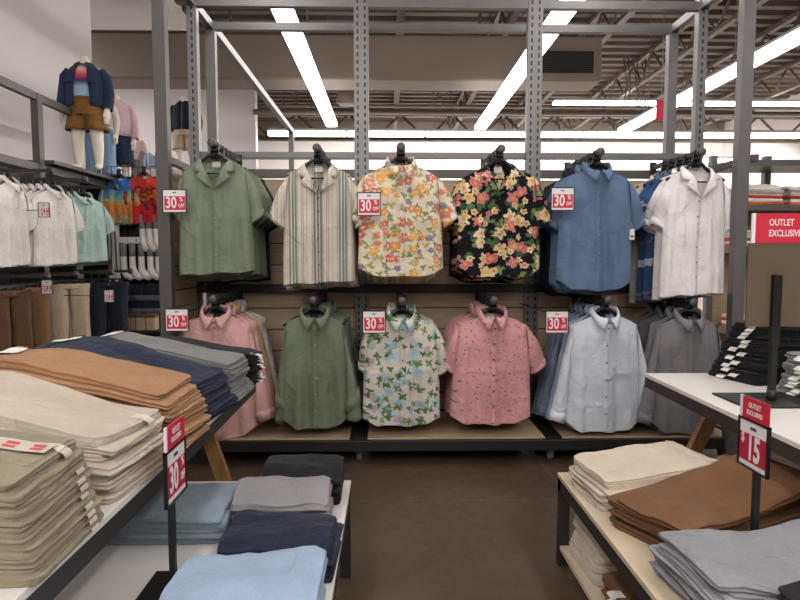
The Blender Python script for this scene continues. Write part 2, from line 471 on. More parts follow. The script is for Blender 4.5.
light_strip((xb, -5.5, ZL), (xb, yb, ZL), 'bright fluorescent strip over the black floral shirt, running into the store', 6)
light_strip((xc, -5.5, ZL), (xc, yc, ZL), 'bright fluorescent strip beyond the white shirt, running into the store', 6)
zz = at(400, 136, 11.75).z
light_strip((-2.3, 11.75, zz), (9.8, 11.75, zz), 'bright fluorescent strip crossing the far end above the rails', 8)
p = at(553, 105, 13.0)
light_strip((p.x, 13.0, p.z), (9.8, 13.0, p.z), 'short fluorescent strip crossing high behind the end post', 5)
# second crossing row low at the far wall
p = at(560, 163, 16.5)
light_strip((0.5, 16.5, p.z+.05), (9.8, 16.5, p.z+.05), 'lowest fluorescent strip along the far white wall', 5)

# pendant speaker, red hanging sign
c = at(347, 95, 10.6)
e = empty('ceiling_speaker', c, 0, 'small grey can speaker hanging beneath the beige duct', 'speaker')
MB().tube([(0, 0, .14), (0, 0, .1), (0, 0, -.12), (0, 0, -.16)], [.1, .16, .19, .15], 16).build('can', M['duct'], e, True)
MB().tube([(0, 0, .12), (0, 0, ZC-.06-c.z)], .012, 6).build('rod', M['pipe'], e)
MB().disc((0, 0, -.165), .14, (0, 0, 1)).build('grille', M['dark_metal'], e)
c = at(661, 110, 6.0)
e = empty('aisle_flag', c, 0, 'small red flag sign hung beside the rear post', 'sign')
MB().box((-.05, -.004, -.1), (.05, .004, .1)).build('flag', M['red'], e)
MB().tube([(0, 0, .1), (0, 0, ZC-.06-c.z)], .004, 5).build('wire', M['pipe'], e)

# ------------------------------------------------------------------ centre gondola
PX = [at(197, 200, 4.25).x, at(362, 200, 4.25).x, at(532, 200, 4.25).x, at(695, 200, 4.25).x]
YP, YF, YB = 4.25, 3.56, 4.68
ZT = 3.03
gon = empty('display_gondola', (0, YP, 0), 0, 'tall steel gondola with tan slat panels facing the aisle', 'display rack')
S1 = slotted('slotted steel upright', (116, 113, 112)); S2 = slotted('double slotted upright', (116, 113, 112), slots=(-.025, .025))
for i, x in enumerate(PX):
    wd = .1 if i in (1, 2) else .065
    MB().box((-wd/2, -.03, .05), (wd/2, .03, ZT+.03)).build('upright', S2 if i in (1, 2) else S1, gon, loc=(x, 0, 0))
for x in (PX[0], PX[3]):
    MB().box((-.035, -.03, 0), (.035, .03, ZT)).build('rear_post', M['steel'], gon, loc=(x, YB-YP, 0))
    MB().box((-.035, -.03, 0), (.035, .03, ZT+.06)).build('front_post', M['steel_dark'] if x < 0 else M['steel'], gon, loc=(x+(-.085 if x > 0 else .03), YF-YP, 0))
def rail(a, b, w, h, m, name='rail'): return MB().bar(a, b, w, h).build(name, m, gon)
xl, xr = PX[0], PX[3]
rail((xl, 0, ZT-.03), (xr, 0, ZT-.03), .05, .055, M['steel'], 'top_rail')
rail((xl, YB-YP, ZT-.03), (xr, YB-YP, ZT-.03), .05, .055, M['steel'], 'top_rail')
for x in (xl, xr):
    rail((x, YF-YP, ZT-.03), (x, YB-YP, ZT-.03), .05, .055, M['steel'], 'side_rail')
    rail((x, YF-YP, .14), (x, YB-YP, .14), .05, .06, M['dark_metal'], 'side_rail')
    rail((x, YF-YP, 1.86), (x, 0, 1.86), .04, .04, M['steel_dark'], 'side_rail')
z = at(400, 155, YP).z; rail((xl, .02, z), (xr, .02, z), .03, .04, M['steel'], 'cross_rail')
z = at(400, 174, YP).z; rail((xl, 0, z), (xr, 0, z), .05, .055, M['steel_dark'], 'cross_rail')
z = at(400, 288, YP).z; rail((xl, -.035, z), (xr, -.035, z), .04, .06, M['black_metal'], 'cross_rail')
z = at(400, 157, YB).z; rail((xl, YB-YP, z), (xr, YB-YP, z), .03, .04, M['steel'], 'cross_rail')
ztop = at(400, 180, YP).z
for i in range(3):
    MB().box((PX[i]+.05, .0, .18), (PX[i+1]-.05, .025, ztop)).build('slat_panel', M['slatwall'], gon)
    x0, x1 = PX[i]+.035, PX[i+1]-.035
    dk = MB().box((x0+.02, YF-YP+.03, .15), (x1-.02, -.03, .172)).build('base_deck', M['deck'], gon)
    MB().box((PX[i]+.04, .03, .0), (PX[i+1]-.04, .05, .2)).build('rear_blocking_panel', M['black_metal'], gon)  # dark panel added to block far light showing through under the deck
# end slat panel on the left side
MB().box((xl-.02, YF-YP+.05, .18), (xl, -.04, 1.80)).build('end_panel', M['slatwall'], gon)
MB().box((xl-.03, YF-YP-.005, .10), (xr+.03, YF-YP+.03, .165)).build('kick_edge', M['black_metal'], gon, bevel=.004)
for i in (1, 2):
    MB().box((PX[i]-.05, YF-YP+.03, .12), (PX[i]+.05, -.03, .178)).build('base_foot', M['black_metal'], gon)
for x in (PX[0]+.05, PX[1], PX[2], PX[3]-.05):
    c = MB()
    c.tube([(x-.016, YF-YP+.13, .046), (x+.016, YF-YP+.13, .046)], .045, 14)
    cw = c.build('caster', M['rubber'], gon, True)
    MB().box((x-.026, YF-YP+.09, .06), (x-.019, YF-YP+.17, .115)).box((x+.019, YF-YP+.09, .06), (x+.026, YF-YP+.17, .115)).box((x-.026, YF-YP+.09, .1), (x+.026, YF-YP+.17, .12)).build('bracket', M['steel'], cw)
# long overhead beam running back from the top corner
e = empty('overhead_beam', (xl, YB, ZT-.03), 0, 'long steel beam running back from the top of the gondola corner', 'beam')
MB().box((-.03, .04, -.03), (.03, 3.8, .03)).build('beam', M['steel'], e)
MB().box((-.035, 3.74, -ZT+.03), (.035, 3.8, -.03)).build('support_post', M['steel'], e)

# ------------------------------------------------------------------ shirts
def shirt(name, m, hw=.235, L=.76, sleeve='short', collar='spread', hem='tail', pocket=False, buttons=None, seed=0, lbl=None, kids=False, trim=None, wide=0.0, placket=True, tagcol=None, rolled=False, tuck=0.0):
    """a shirt on its hanger; origin at the neck, front towards -Y"""
    e = empty(name)
    nz = Noise(seed*7+1, 5, 1.2, 5.0); nf = Noise(seed*7+2, 4, .8, 3.0)
    ns, nt = 45, 56
    shw = hw-.02; neck = .075; VD = .155
    c1, c2 = Noise(seed*7+3, 5, 2.5, 7.0), Noise(seed*7+4, 4, 1.5, 3.5)
    cr = lambda a, b: 1-2*abs(c1(a+.12*c2(a, b), b))
    rndk = random.Random(seed); ph = rndk.uniform(0, 6); dfold = rndk.uniform(.8, 1.3)
    def ahalf(z):
        return lerp(shw, hw, sm(-.06, -.3, z)) + .008*sm(-.35, -L, z)
    def ztop(x, front):
        ax = abs(x)
        if ax < neck:
            if not front: return -.004 - .012*(1-(ax/neck)**2)
            if collar == 'camp': return -.012 - VD*(1-ax/neck)**.9
            return -.012 - .05*math.sqrt(max(0, 1-(ax/neck)**2))
        return -.012 - (ax-neck)*.42 - .35*max(0, ax-neck-.07)**1.5
    def zbot(s):
        w = .004*math.sin(7*s+ph)
        if hem == 'tail': return -L + (.034 if seed in (3, 4, 9, 10) else .052)*sm(.55, 1.0, abs(s))*abs(s) + w - .012*(1-abs(s))
        return -L + w + .012*s
    def dep(s, z, front):
        D = lerp(.012, .038 if front else .030, sm(-.02, -.15, z))
        ax = abs(s)*shw
        if ax < neck*1.25 and z > -.2:
            k = sm(neck*1.25, neck*.55, ax)*sm(-.2, -.05, z)
            D = lerp(D, .066 if front else .05, k)
        d = D*max(0.0, 1-abs(s)**(2.6+5.4*sm(-.05, -.3, z)))**.55
        f = sm(-.12, -.5, z)
        d += (.011*dfold*math.sin(9*s+ph+2*z)+.008*math.sin(17*s*(1+.2*z)+ph*2))*f*(1-abs(s)**4)
        d += .006*nz(s*.5, z)*(1-abs(s)**6)
        # fold creases of the packed shirt
        d += .006*(math.exp(-((z+L*.52)/.007)**2)+.6*math.exp(-((z+L*.78)/.007)**2))*(1 if front else 0)*(1-abs(s)**4)
        d += .005*cr(s*.9, z*1.1)*sm(-.08, -.2, z)*(1-abs(s)**6)
        for cx_, am in ((-.42, .0035), (.44, .003)):
            d += am*math.exp(-((s-cx_-.05*math.sin(3*z+ph))/.035)**2)*sm(-.1, -.2, z)
        # pulls from shoulder
        d += .005*math.sin(30*(z+.7*abs(s)*.3)+ph)*math.exp(-((z+.25)/.12)**2)*(1-abs(s)**3)*abs(s)
        return d
    def fy(x, z):
        a = ahalf(z); return -dep(max(-1, min(1, x/a)), z, True)
    b = MB()
    for front in (True, False):
        P = []
        for i in range(nt):
            t = (i/(nt-1))**1.25
            row = []
            for j in range(ns):
                s = -1+2*j/(ns-1)
                zt, zb = ztop(s*shw, front), zbot(s)-(0.0 if front else .012)
                z = lerp(zt, zb, t); x = s*ahalf(z)
                y = dep(s, z, front)
                row.append((x, -y if front else y, z))
            P.append(row)
        b.grid(P, flip=not front)
    b.build('body', m, e, True)
    # sleeves
    for sg in (-1, 1):
        n = 14 if sleeve == 'short' else 26
        O0, I0 = Vector((shw-.012, 0, -.068)), Vector((hw-.012, 0, -.285))
        if sleeve == 'short':
            O1, I1 = Vector((hw+.075+wide, .0, -.33+wide*.5)), Vector((hw-.004+wide*.4, .0, -.385)); dp = .05
        elif sleeve == 'none': continue
        else:
            O1, I1 = Vector((hw+.10, -.02, -.655)), Vector((hw+.002, -.02, -.665)); dp = .045
        if sg < 0 and tuck:
            O1 = O1 + Vector((-.05*tuck, .045*tuck, -.02*tuck)); I1 = I1 + Vector((-.03*tuck, .045*tuck, 0))
        jit = rndk.uniform(-.012, .012); O1.x += jit; I1.x += jit; sw = rndk.uniform(-.02, .02)
        rows = []
        for i in range(n):
            t = i/(n-1)
            o = O0.lerp(O1, t); inn = I0.lerp(I1, t)
            bul = math.sin(PI*min(1, t*1.0))*(.022 if sleeve == 'short' else .012)*(1-t*.3)
            o.x += bul; o.z += bul*.35
            c = (o+inn)/2; h = (o-inn)/2
            d = lerp(.03, dp, sm(0, .35, t))*(1 if sleeve == 'short' else lerp(1, .75, t))
            row = []
            for k in range(20):
                a = 2*PI*k/20
                w = 1+.07*nf(math.cos(a)*.4+sg, t*1.3+math.sin(a)*.3)
                p = c + h*math.cos(a)*w + Vector((0, d*math.sin(a)*w, 0))
                p.y += sw*t + .012*math.sin(5*t+ph)*t
                p.z += (.006*math.sin(22*t+3*math.cos(a)+ph) if sleeve == 'long' else 0)
                row.append((sg*p.x, p.y, p.z))
            rows.append(row)
        # turned-in hem
        last = rows[-1]; cx = [sum(q[i] for q in last)/20 for i in range(3)]
        inner = [tuple(lerp(q[i], cx[i], .06) if i != 2 else q[2]+.002 for i in range(3)) for q in last]
        deep = [tuple(lerp(q[i], cx[i], .08) if i != 2 else q[2]+.03 for i in range(3)) for q in last]
        so = MB().grid(rows+[inner, deep], flip=(sg > 0), wrap=True).build('sleeve', trim or m, e, True)
        # cuff band
        r0 = rows[-3 if sleeve == 'short' else -4]; r1 = last
        if rolled and sleeve == 'long': 
            r0 = rows[-9]; r1 = rows[-5]
        def out(r, k):
            c = [sum(q[i] for q in r)/20 for i in range(3)]
            return [tuple(c[i]+(q[i]-c[i])*k for i in range(3)) for q in r]
        kk = 1.22 if rolled else 1.035
        MB().grid([out(r0, 1.0), out(r0, kk), out(r1, kk), out(r1, 1.0)], flip=(sg > 0), wrap=True).build('cuff', m, so, True)
    # collar
    cb = MB()
    if collar in ('spread', 'polo'):
        n = 33; st, l0, l1, l2 = [], [], [], []; stl = []
        for i in range(n):
            f = i/(n-1); an = -PI/2+math.radians(5)+f*(2*PI-math.radians(10))
            ca, sa = math.cos(an), math.sin(an)
            fr = sm(.2, -1, sa)          # 1 at front
            zb_ = lerp(.0, -.055, fr); ht = lerp(.036, .028, fr)
            rx, ry = neck*1.0, .064
            tip = max(0, 1-min(f, 1-f)/.13)  # 1 at front ends
            base = Vector((rx*ca, ry*sa-.004*fr, zb_)); top = Vector((rx*.98*ca, ry*.98*sa-.004, zb_+ht))
            stl.append(base); st.append(top)
            outv = Vector((ca, sa, 0)).normalized()
            sgn = 1 if ca >= 0 else -1
            l0.append(top+outv*.006+Vector((0, 0, .004)))
            l1.append(top+outv*.016+Vector((sgn*.012*tip, -.004*tip, -.014-.014*tip)))
            l2.append(top+outv*.022+Vector((sgn*.030*tip, -.006*tip, -.036-.034*tip**1.3)))
        cb.grid([stl, st, l0, l1, l2]); co = cb.build('collar', trim or m, e, True)
        md = co.modifiers.new('Thickness', 'SOLIDIFY'); md.thickness = .003; md.offset = 1
    elif collar == 'camp':
        for sg in (-1, 1):
            inner = [(0, .052, .022), (.04, .048, .02), (.072, .02, .012), (.080, -.015, -.004), (.066, -.05, -.035), (.052, -.072, -.062), (.034, -.078, -.1), (.004, -.072, -.172)]
            outer = [(0, .068, -.022), (.05, .062, -.024), (.088, .03, -.03), (.108, -.02, -.04), (.118, -.064, -.078), (.074, -.074, -.080), (.098, -.078, -.112), (.006, -.078, -.182)]
            rows = []
            for q in range(5):
                u = q/4; row = []
                for a_, b_ in zip(inner, outer):
                    p = Vector(a_).lerp(Vector(b_), u)
                    p.z += .012*math.sin(PI*u)*(1 if a_[1] > -.06 else .3)
                    if p.z < -.03 and p.y < -.03: p.y = min(p.y, fy(p.x, p.z)-.006-.004*math.sin(PI*u))
                    row.append((sg*p.x, p.y, p.z))
                rows.append(row)
            cb.grid(rows, flip=(sg < 0))
        co = cb.build('collar', trim or m, e, True)
        md = co.modifiers.new('Thickness', 'SOLIDIFY'); md.thickness = .003; md.offset = 0
    else:  # crew rib
        rows = [[], [], []]
        for i in range(24):
            an = 2*PI*i/24; fr = sm(.2, -1, math.sin(an)); zb_ = lerp(.0, -.06, fr)
            for q, (k, dz) in enumerate(((1.06, -.006), (1.0, .010), (.9, .006))):
                rows[q].append((neck*k*math.cos(an), .064*k*math.sin(an), zb_+dz))
        cb.grid(rows, wrap=True).build('collar', trim or m, e, True)
    # placket + buttons
    zs = -.185 if collar == 'camp' else -.068
    ze = -L+.006 if collar != 'polo' else -.26
    if collar != 'crew' and placket:
        rows = []
        for i in range(26):
            z = lerp(zs, ze, i/25); y_ = lambda x: fy(x, z)-.0035
            rows.append([(-.020, fy(-.02, z)+.003, z), (-.0185, y_(-.018)-.003, z), (0, y_(0)-.003, z), (.0185, y_(.018)-.003, z), (.020, fy(.02, z)+.003, z)])
        MB().grid(rows).build('placket', m, e, True)
        nb = 6 if collar != 'polo' else 2
        for i in range(nb):
            z = lerp(zs-.02, ze+.1 if collar != 'polo' else ze+.05, i/(nb-1))
            MB().disc((0, fy(0, z)-.0062, z), .0065, (0, -1, 0), 10, .0025).build('button', buttons or M['button'], e, True)
    if pocket:
        rows = []
        zz0, zz1 = -.235, -.37
        for i in range(8):
            z = lerp(zz0, zz1, i/7); ins = .0 if i < 6 else .012*(i-5)
            rows.append([(lerp(.05+ins, .165-ins, j/8), fy(lerp(.05+ins, .165-ins, j/8), z)-.003, z) for j in range(9)])
        MB().grid(rows).build('pocket', m, e, True)
        rows = [[(lerp(.048, .167, j/8), fy(lerp(.048, .167, j/8), z)-.0055, z) for j in range(9)] for z in (-.233, -.252)]
        MB().grid(rows).build('pocket_hem', m, e, True)
    # neck label
    if collar != 'polo' or True:
        zl = -.012 if collar != 'crew' else -.02
        o = MB().box((-.024, .040, zl-.03), (.024, .043, zl+.006)).build('neck_label', tagcol or M['tag_white'], e)
        o['label'] = 'woven label inside the neck'
    return e

def hanger(parent_name='shirt_hanger', hook=True, drop=.0):
    e = empty(parent_name)
    b = MB()
    for sg in (-1, 1):
        b.tube([(0, 0, .028), (sg*.035, 0, .022), (sg*.075, 0, -.014), (sg*.13, 0, -.043), (sg*.185, 0, -.075)], [.009, .011, .010, .009, .008], 8)
    b.tube([(-.16, 0, -.085), (.16, 0, -.085)], .005, 6)
    b.box((-.026, -.007, .0), (.026, .007, .05))
    b.tube([(0, 0, .045), (0, 0, .07)], [.026, .012], 10)
    b.build('hanger_bar', M['black_plastic'], e, True)
    pts = [(0, 0, .06)]
    zc = .078
    for k in range(11):
        a = -PI/2+.25 + k/10*(PI*1.35)
        pts.append((.024*math.cos(a), 0, zc+.024*math.sin(a)))
    MB().tube(pts, .0042, 7).build('hook', M['black_plastic'], e, True)
    MB().box((-.024, -.012, .046), (.024, .010, .086)).build('size_cap', M['black_plastic'], e, bevel=.003)
    return e
HZ = .078+.024     # hook inner top above shirt origin

HANG = hanger()
HANG_USED = [False]
def hang(loc, rz, lab, grp):
    o = HANG if not HANG_USED[0] else copy_tree(HANG)
    HANG_USED[0] = True
    o.location = loc; o.rotation_euler = (0, 0, rz); tag(o, lab, 'hanger', grp); return o

def arm(px, py, lab, yb=4.22, yfront=None, name='display_peg'):
    yfr = yfront or 3.575
    p = at(px, py, yfr)
    e = empty(name, (p.x, yb, p.z), 0, lab, 'display arm', 'straight display arms on the gondola')
    d = yfr-yb
    MB().box((-.012, d, -.014), (.012, 0, .014)).build('bar', M['dark_metal'], e, bevel=.003)
    MB().tube([(0, d+.012, .0), (0, d+.002, .0), (0, d-.014, .0), (0, d-.02, 0)], [.012, .025, .025, .019], 16).build('end_cap', M['cap'], e, True)
    MB().box((-.02, -.008, -.06), (.02, .008, .04)).build('mount_plate', M['black_metal'], e)
    return e, p

SP = {}
def proto(key, **kw):
    SP[key] = kw
# (row, px, py_knob, neck py, shirt name, label, kwargs, behind list)
row_u = [
 (212, 143, 162, 'short_sleeve_shirt', 'sage green camp collar short sleeve shirt hanging at the front of the first upper arm', dict(m=F['sage'], hw=.212, L=.675, collar='camp', hem='straight', seed=1, tuck=.9), 'sage green camp shirt',
   [(F['sage2'], 'green short sleeve'), (F['sage2'], 'green short sleeve'), (F['sage'], 'green short sleeve'), (F['navy'], 'dark green short sleeve')], 6),
 (317, 148, 165, 'short_sleeve_shirt', 'cream and grey green striped camp collar shirt with short sleeves', dict(m=F['stripe'], hw=.208, L=.705, collar='camp', hem='straight', seed=2, buttons=M['button_dk'], wide=.02), 'striped shirt',
   [(F['stripe'], 'striped short sleeve'), (F['stripe'], 'striped short sleeve'), (F['stripe'], 'striped short sleeve')], 3),
 (401, 147, 162, 'short_sleeve_shirt', 'cream short sleeve shirt printed with red, orange and blue flowers', dict(m=F['cream_floral'], hw=.25, L=.665, collar='spread', hem='tail', seed=3, tuck=.9, wide=.02), 'cream floral shirt',
   [(F['cream_floral'], 'cream floral'), (F['cream_floral'], 'cream floral'), (F['cream_floral'], 'cream floral')], 4),
 (501, 149, 163, 'short_sleeve_shirt', 'black short sleeve shirt printed with large cream and red flowers', dict(m=F['black_floral'], hw=.243, L=.66, collar='camp', hem='tail', seed=4, tuck=.9, buttons=M['button_dk']), 'black floral shirt',
   [(F['black_floral'], 'black floral'), (F['black_floral'], 'black floral'), (F['navy'], 'navy short sleeve')], -2),
 (600, 152, 167, 'short_sleeve_shirt', 'mid blue short sleeve shirt with chest pocket and curved hem', dict(m=F['blue'], hw=.232, L=.725, collar='spread', hem='tail', pocket=True, seed=5, tuck=.9, wide=.015), 'mid blue pocket shirt',
   [(F['blue'], 'blue short sleeve'), (F['navy'], 'navy short sleeve'), (F['navy'], 'navy short sleeve')], 6),
 (701, 152, 170, 'short_sleeve_shirt', 'white linen camp collar shirt beside the tall end post', dict(m=F['white'], hw=.196, L=.765, collar='camp', hem='straight', seed=6, wide=.035, tuck=1.2), 'white linen shirt',
   [(F['white'], 'white short sleeve'), (F['blue_floral'], 'blue floral'), (F['blue_floral'], 'blue floral'), (F['bone'], 'pale grey')], 4),
]
row_l = [
 (213, 296, 310, 'long_sleeve_shirt', 'dusty pink long sleeve shirt on the first lower arm', dict(m=F['pink'], hw=.225, L=.755, sleeve='long', collar='spread', hem='tail', seed=7), 'dusty pink shirt',
   [(F['pink'], 'pink long sleeve'), (F['peach'], 'peach long sleeve'), (F['bone'], 'off-white long sleeve'), (F['paleblue'], 'pale grey long sleeve')], 5),
 (313, 297, 313, 'long_sleeve_shirt', 'olive green long sleeve shirt with rolled cuffs', dict(m=F['green'], hw=.2, L=.69, sleeve='long', collar='spread', hem='tail', seed=8, tuck=.9, rolled=True), 'olive green shirt',
   [(F['green'], 'green long sleeve'), (F['green'], 'green long sleeve'), (F['green'], 'green long sleeve')], 7),
 (402, 298, 312, 'short_sleeve_shirt', 'off-white short sleeve shirt printed with green leaves and blue flowers', dict(m=F['green_floral'], hw=.232, L=.67, collar='spread', hem='tail', seed=9, tuck=.9, wide=.01), 'green leaf print shirt',
   [(F['green_floral'], 'leaf print'), (F['green_floral'], 'leaf print'), (F['green_floral'], 'leaf print')], 5),
 (494, 297, 312, 'short_sleeve_shirt', 'pink short sleeve shirt with a small dark scattered print', dict(m=F['pink_print'], hw=.24, L=.67, collar='spread', hem='tail', seed=10, tuck=.9, buttons=M['button_dk'], wide=.025), 'pink printed shirt',
   [(F['pink_print'], 'pink print'), (F['pinkdk'], 'deeper pink'), (F['pinkdk'], 'deeper pink')], 4),
 (608, 297, 314, 'long_sleeve_shirt', 'pale blue grey long sleeve shirt with button placket', dict(m=F['paleblue'], hw=.232, L=.72, sleeve='long', collar='spread', hem='tail', seed=11, pocket=True), 'pale blue shirt',
   [(F['sky'], 'sky blue long sleeve'), (F['steelblue'], 'steel blue long sleeve'), (F['sky'], 'sky blue long sleeve'), (F['steelblue'], 'steel blue long sleeve')], 5),
 (693, 299, 316, 'long_sleeve_shirt', 'mid grey long sleeve shirt above the white display table', dict(m=F['grey'], hw=.212, L=.72, sleeve='long', collar='spread', hem='tail', seed=12), 'mid grey shirt',
   [(F['grey'], 'grey long sleeve'), (F['dgrey'], 'darker grey long sleeve'), (F['dgrey'], 'darker grey long sleeve')], 3),
]
FRONT_Y = 3.63
def recolour(root, old, new):
    for ch in root.children:
        for o in [ch]+list(ch.children):
            if o.type == 'MESH' and o.data.materials and o.data.materials[0] == old:
                me = o.data.copy(); me.materials[0] = new; o.data = me
for rows, rn in ((row_u, 'upper'), (row_l, 'lower')):
    for i, (px, pk, pn, nm, lab, kw, short, behind, yaw) in enumerate(rows):
        e, p = arm(px, pk+(3 if rn == 'lower' else 0), f'dark steel display arm carrying the {short}')
        zo = p.z - .0 - HZ + .024 + .014
        zo = at(px, pn, FRONT_Y).z
        zo = min(zo, p.z+.014-HZ+.0)
        zo = p.z + .014 - HZ + .004
        s = shirt(nm, tagcol=M['tag_blue'] if 'long' in nm else None, **kw)
        rz = math.radians(yaw)
        s.location = (p.x, FRONT_Y, zo); s.rotation_euler = (0, 0, rz)
        tag(s, lab, 'shirt', f'shirts on the {rn} arms')
        hang((p.x, FRONT_Y, zo), rz, f'black plastic hanger holding the front {short}', 'black shirt hangers')
        nb = len(behind)
        for k, (mat, word) in enumerate(behind):
            c = copy_tree(s)
            if mat != kw['m']: recolour(c, kw['m'], mat)
            yk = FRONT_Y + .115 + k*(.38/nb)
            rr = rz + math.radians(random.uniform(-5, 5))
            dx = random.uniform(-.018, .018); dz = random.uniform(-.02, .0) - .012*(k == 0)
            c.location = (p.x+dx*.3, yk, zo); c.rotation_euler = (0, 0, rr)
            sc = 1.02+.02*k+random.uniform(0, .02); c.scale = (1+(sc-1)*.6, 1, sc)
            tag(c, f'{word} shirt hanging {"directly" if k == 0 else ORD[k]} behind the {short}', 'shirt', f'shirts on the {rn} arms')
            hang((p.x+dx*.3, yk, zo), rr, f'black hanger {"directly" if k == 0 else ORD[k]} behind the front {short}', 'black shirt hangers')

# hang tags (white price tags swinging under sleeves)
def hang_tag(px, py, Y, lab):
    p = at(px, py, Y); e = empty('price_tag', p, .3, lab, 'tag')
    MB().box((-.017, -.001, -.035), (.017, .001, .03)).build('card', M['tag_white'], e)
    MB().tube([(0, 0, .028), (.004, .01, .06), (.0, .02, .085)], .0012, 5).build('string', M['tag_white'], e)
    MB().box((-.011, -.0018, -.02), (.011, -.0011, -.008)).build('print', M['ink'], e)
hang_tag(514, 367, 3.60, 'white price tag hanging under the sleeve of the pink printed shirt')
hang_tag(632, 234, 3.62, 'white price tag hanging under the sleeve of the mid blue shirt')

# ------------------------------------------------------------------ signs
def sale_sign(px, py, Y, lab, w=.136, h=.134, rod=True):
    p = at(px, py, Y)
    e = empty('price_sign', p, 0, lab, 'sign', 'small sale signs on the gondola')
    f = MB(); t = .005
    f.box((-w/2, -.004, -h/2), (w/2, .004, -h/2+t)).box((-w/2, -.004, h/2-t), (w/2, .004, h/2)).box((-w/2, -.004, -h/2), (-w/2+t, .004, h/2)).box((w/2-t, -.004, -h/2), (w/2, .004, h/2))
    f.build('frame', M['black_plastic'], e)
    MB().box((-w/2+t, -.001, -h/2+t), (w/2-t, .001, h/2-t)).build('card', M['white_card'], e)
    MB().box((-w/2+t+.006, -.0022, -h/2+.016), (w/2-t-.003, -.0012, h/2-.040)).build('red_panel', M['red'], e)
    text('30', .088, M['white_card'], e, (-w*.14, -.0032, -.012), ROTF, .72, .02)
    text('%', .036, M['white_card'], e, (w*.28, -.0032, .009), ROTF, .8, .015)
    text('OFF', .030, M['white_card'], e, (w*.28, -.0032, -.027), ROTF, .62, .02)
    m = MB()
    m.box((-.011, -.0025, h/2-.023), (.010, -.0012, h/2-.017))
    m.build('print_stripe', M['ink'], e)
    if rod:
        MB().tube([(-w/2+.004, 0, h/2-.01), (-w/2+.004, 4.2-Y, h/2-.01)], .003, 6).build('rod', M['black_metal'], e, True)
    return e
sale_sign(174.5, 201, 3.47, 'thirty percent off sign beside the sage green camp shirt')
sale_sign(369, 204, 3.47, 'thirty percent off sign over the cream floral shirt')
sale_sign(562.5, 199, 3.47, 'thirty percent off sign over the mid blue pocket shirt')
sale_sign(177, 320, 3.47, 'thirty percent off sign beside the dusty pink shirt')
sale_sign(374, 322, 3.47, 'thirty percent off sign over the green leaf print shirt')
sale_sign(557, 322, 3.47, 'thirty percent off sign beside the pale blue shirt')

def stand_sign(base, face, kind, lab, zt, w=.15, h=.148, topper=True, plate=.075):
    """table sign on a pole; face: +1 faces +X, -1 faces -X"""
    e = empty('table_sign', base, 0, lab, 'sign')
    MB().box((-plate, -plate, 0), (plate, plate, .006)).build('base_plate', M['black_metal'], e, bevel=.002)
    zc = zt-base[2]
    MB().box((-.008, -.008, .006), (.008, .008, zc-h/2+.03)).build('pole', M['black_metal'], e)
    R = Matrix.Rotation(PI/2 if face > 0 else -PI/2, 4, 'Z'); off = Vector((face*.014, 0, zc))
    T = Matrix.Translation(off) @ R
    t = .006
    f = MB()
    for lo, hi in (((-w/2, -.005, -h/2), (w/2, .005, -h/2+t)), ((-w/2, -.005, h/2-t), (w/2, .005, h/2)), ((-w/2, -.005, -h/2), (-w/2+t, .005, h/2)), ((w/2-t, -.005, -h/2), (w/2, .005, h/2))):
        f.box(lo, hi, 0, T)
    f.build('frame', M['black_plastic'], e)
    MB().box((-w/2+t, -.001, -h/2+t), (w/2-t, .001, h/2-t), 0, T).build('card', M['white_card'], e)
    MB().box((-w/2+t+.001, -.0022, -h/2+.020), (w/2-t-.001, -.0012, h/2-.044), 0, T).build('red_panel', M['red_dark'], e)
    def tx(s, size, x, z, sx, bold=.02, nm='lettering', mat=None): text(s, size, mat or M['white_card'], e, (0, 0, 0), T @ Matrix.Translation((x, -.0032, z)) @ ROTF, sx, bold, nm)
    if kind == '30':
        tx('30', .1, -.022, -.012, .66); tx('%', .036, .046, .014, .8); tx('OFF', .032, .046, -.026, .6)
    else:
        tx('15', .1, .006, -.013, .62, .03); tx('$', .042, -.046, .014, .7)
    m = MB()
    m.box((-.014, -.0025, h/2-.030), (.014, -.0012, h/2-.021), 0, T)
    m.build('print_stripe', M['ink'], e)
    if topper:
        MB().box((-w/2+.004, -.002, h/2), (w/2-.004, .002, h/2+.062), 0, T).build('topper', M['red'], e)
        MB().box((-w/2+.003, -.0026, h/2), (-w/2+.016, .0022, h/2+.063), 0, T).build('topper_edge', M['white_card'], e)
        tx('OUTLET', .022, .004, h/2+.041, .72, .015); tx('EXCLUSIVES', .019, .004, h/2+.019, .72, .015)
    return e

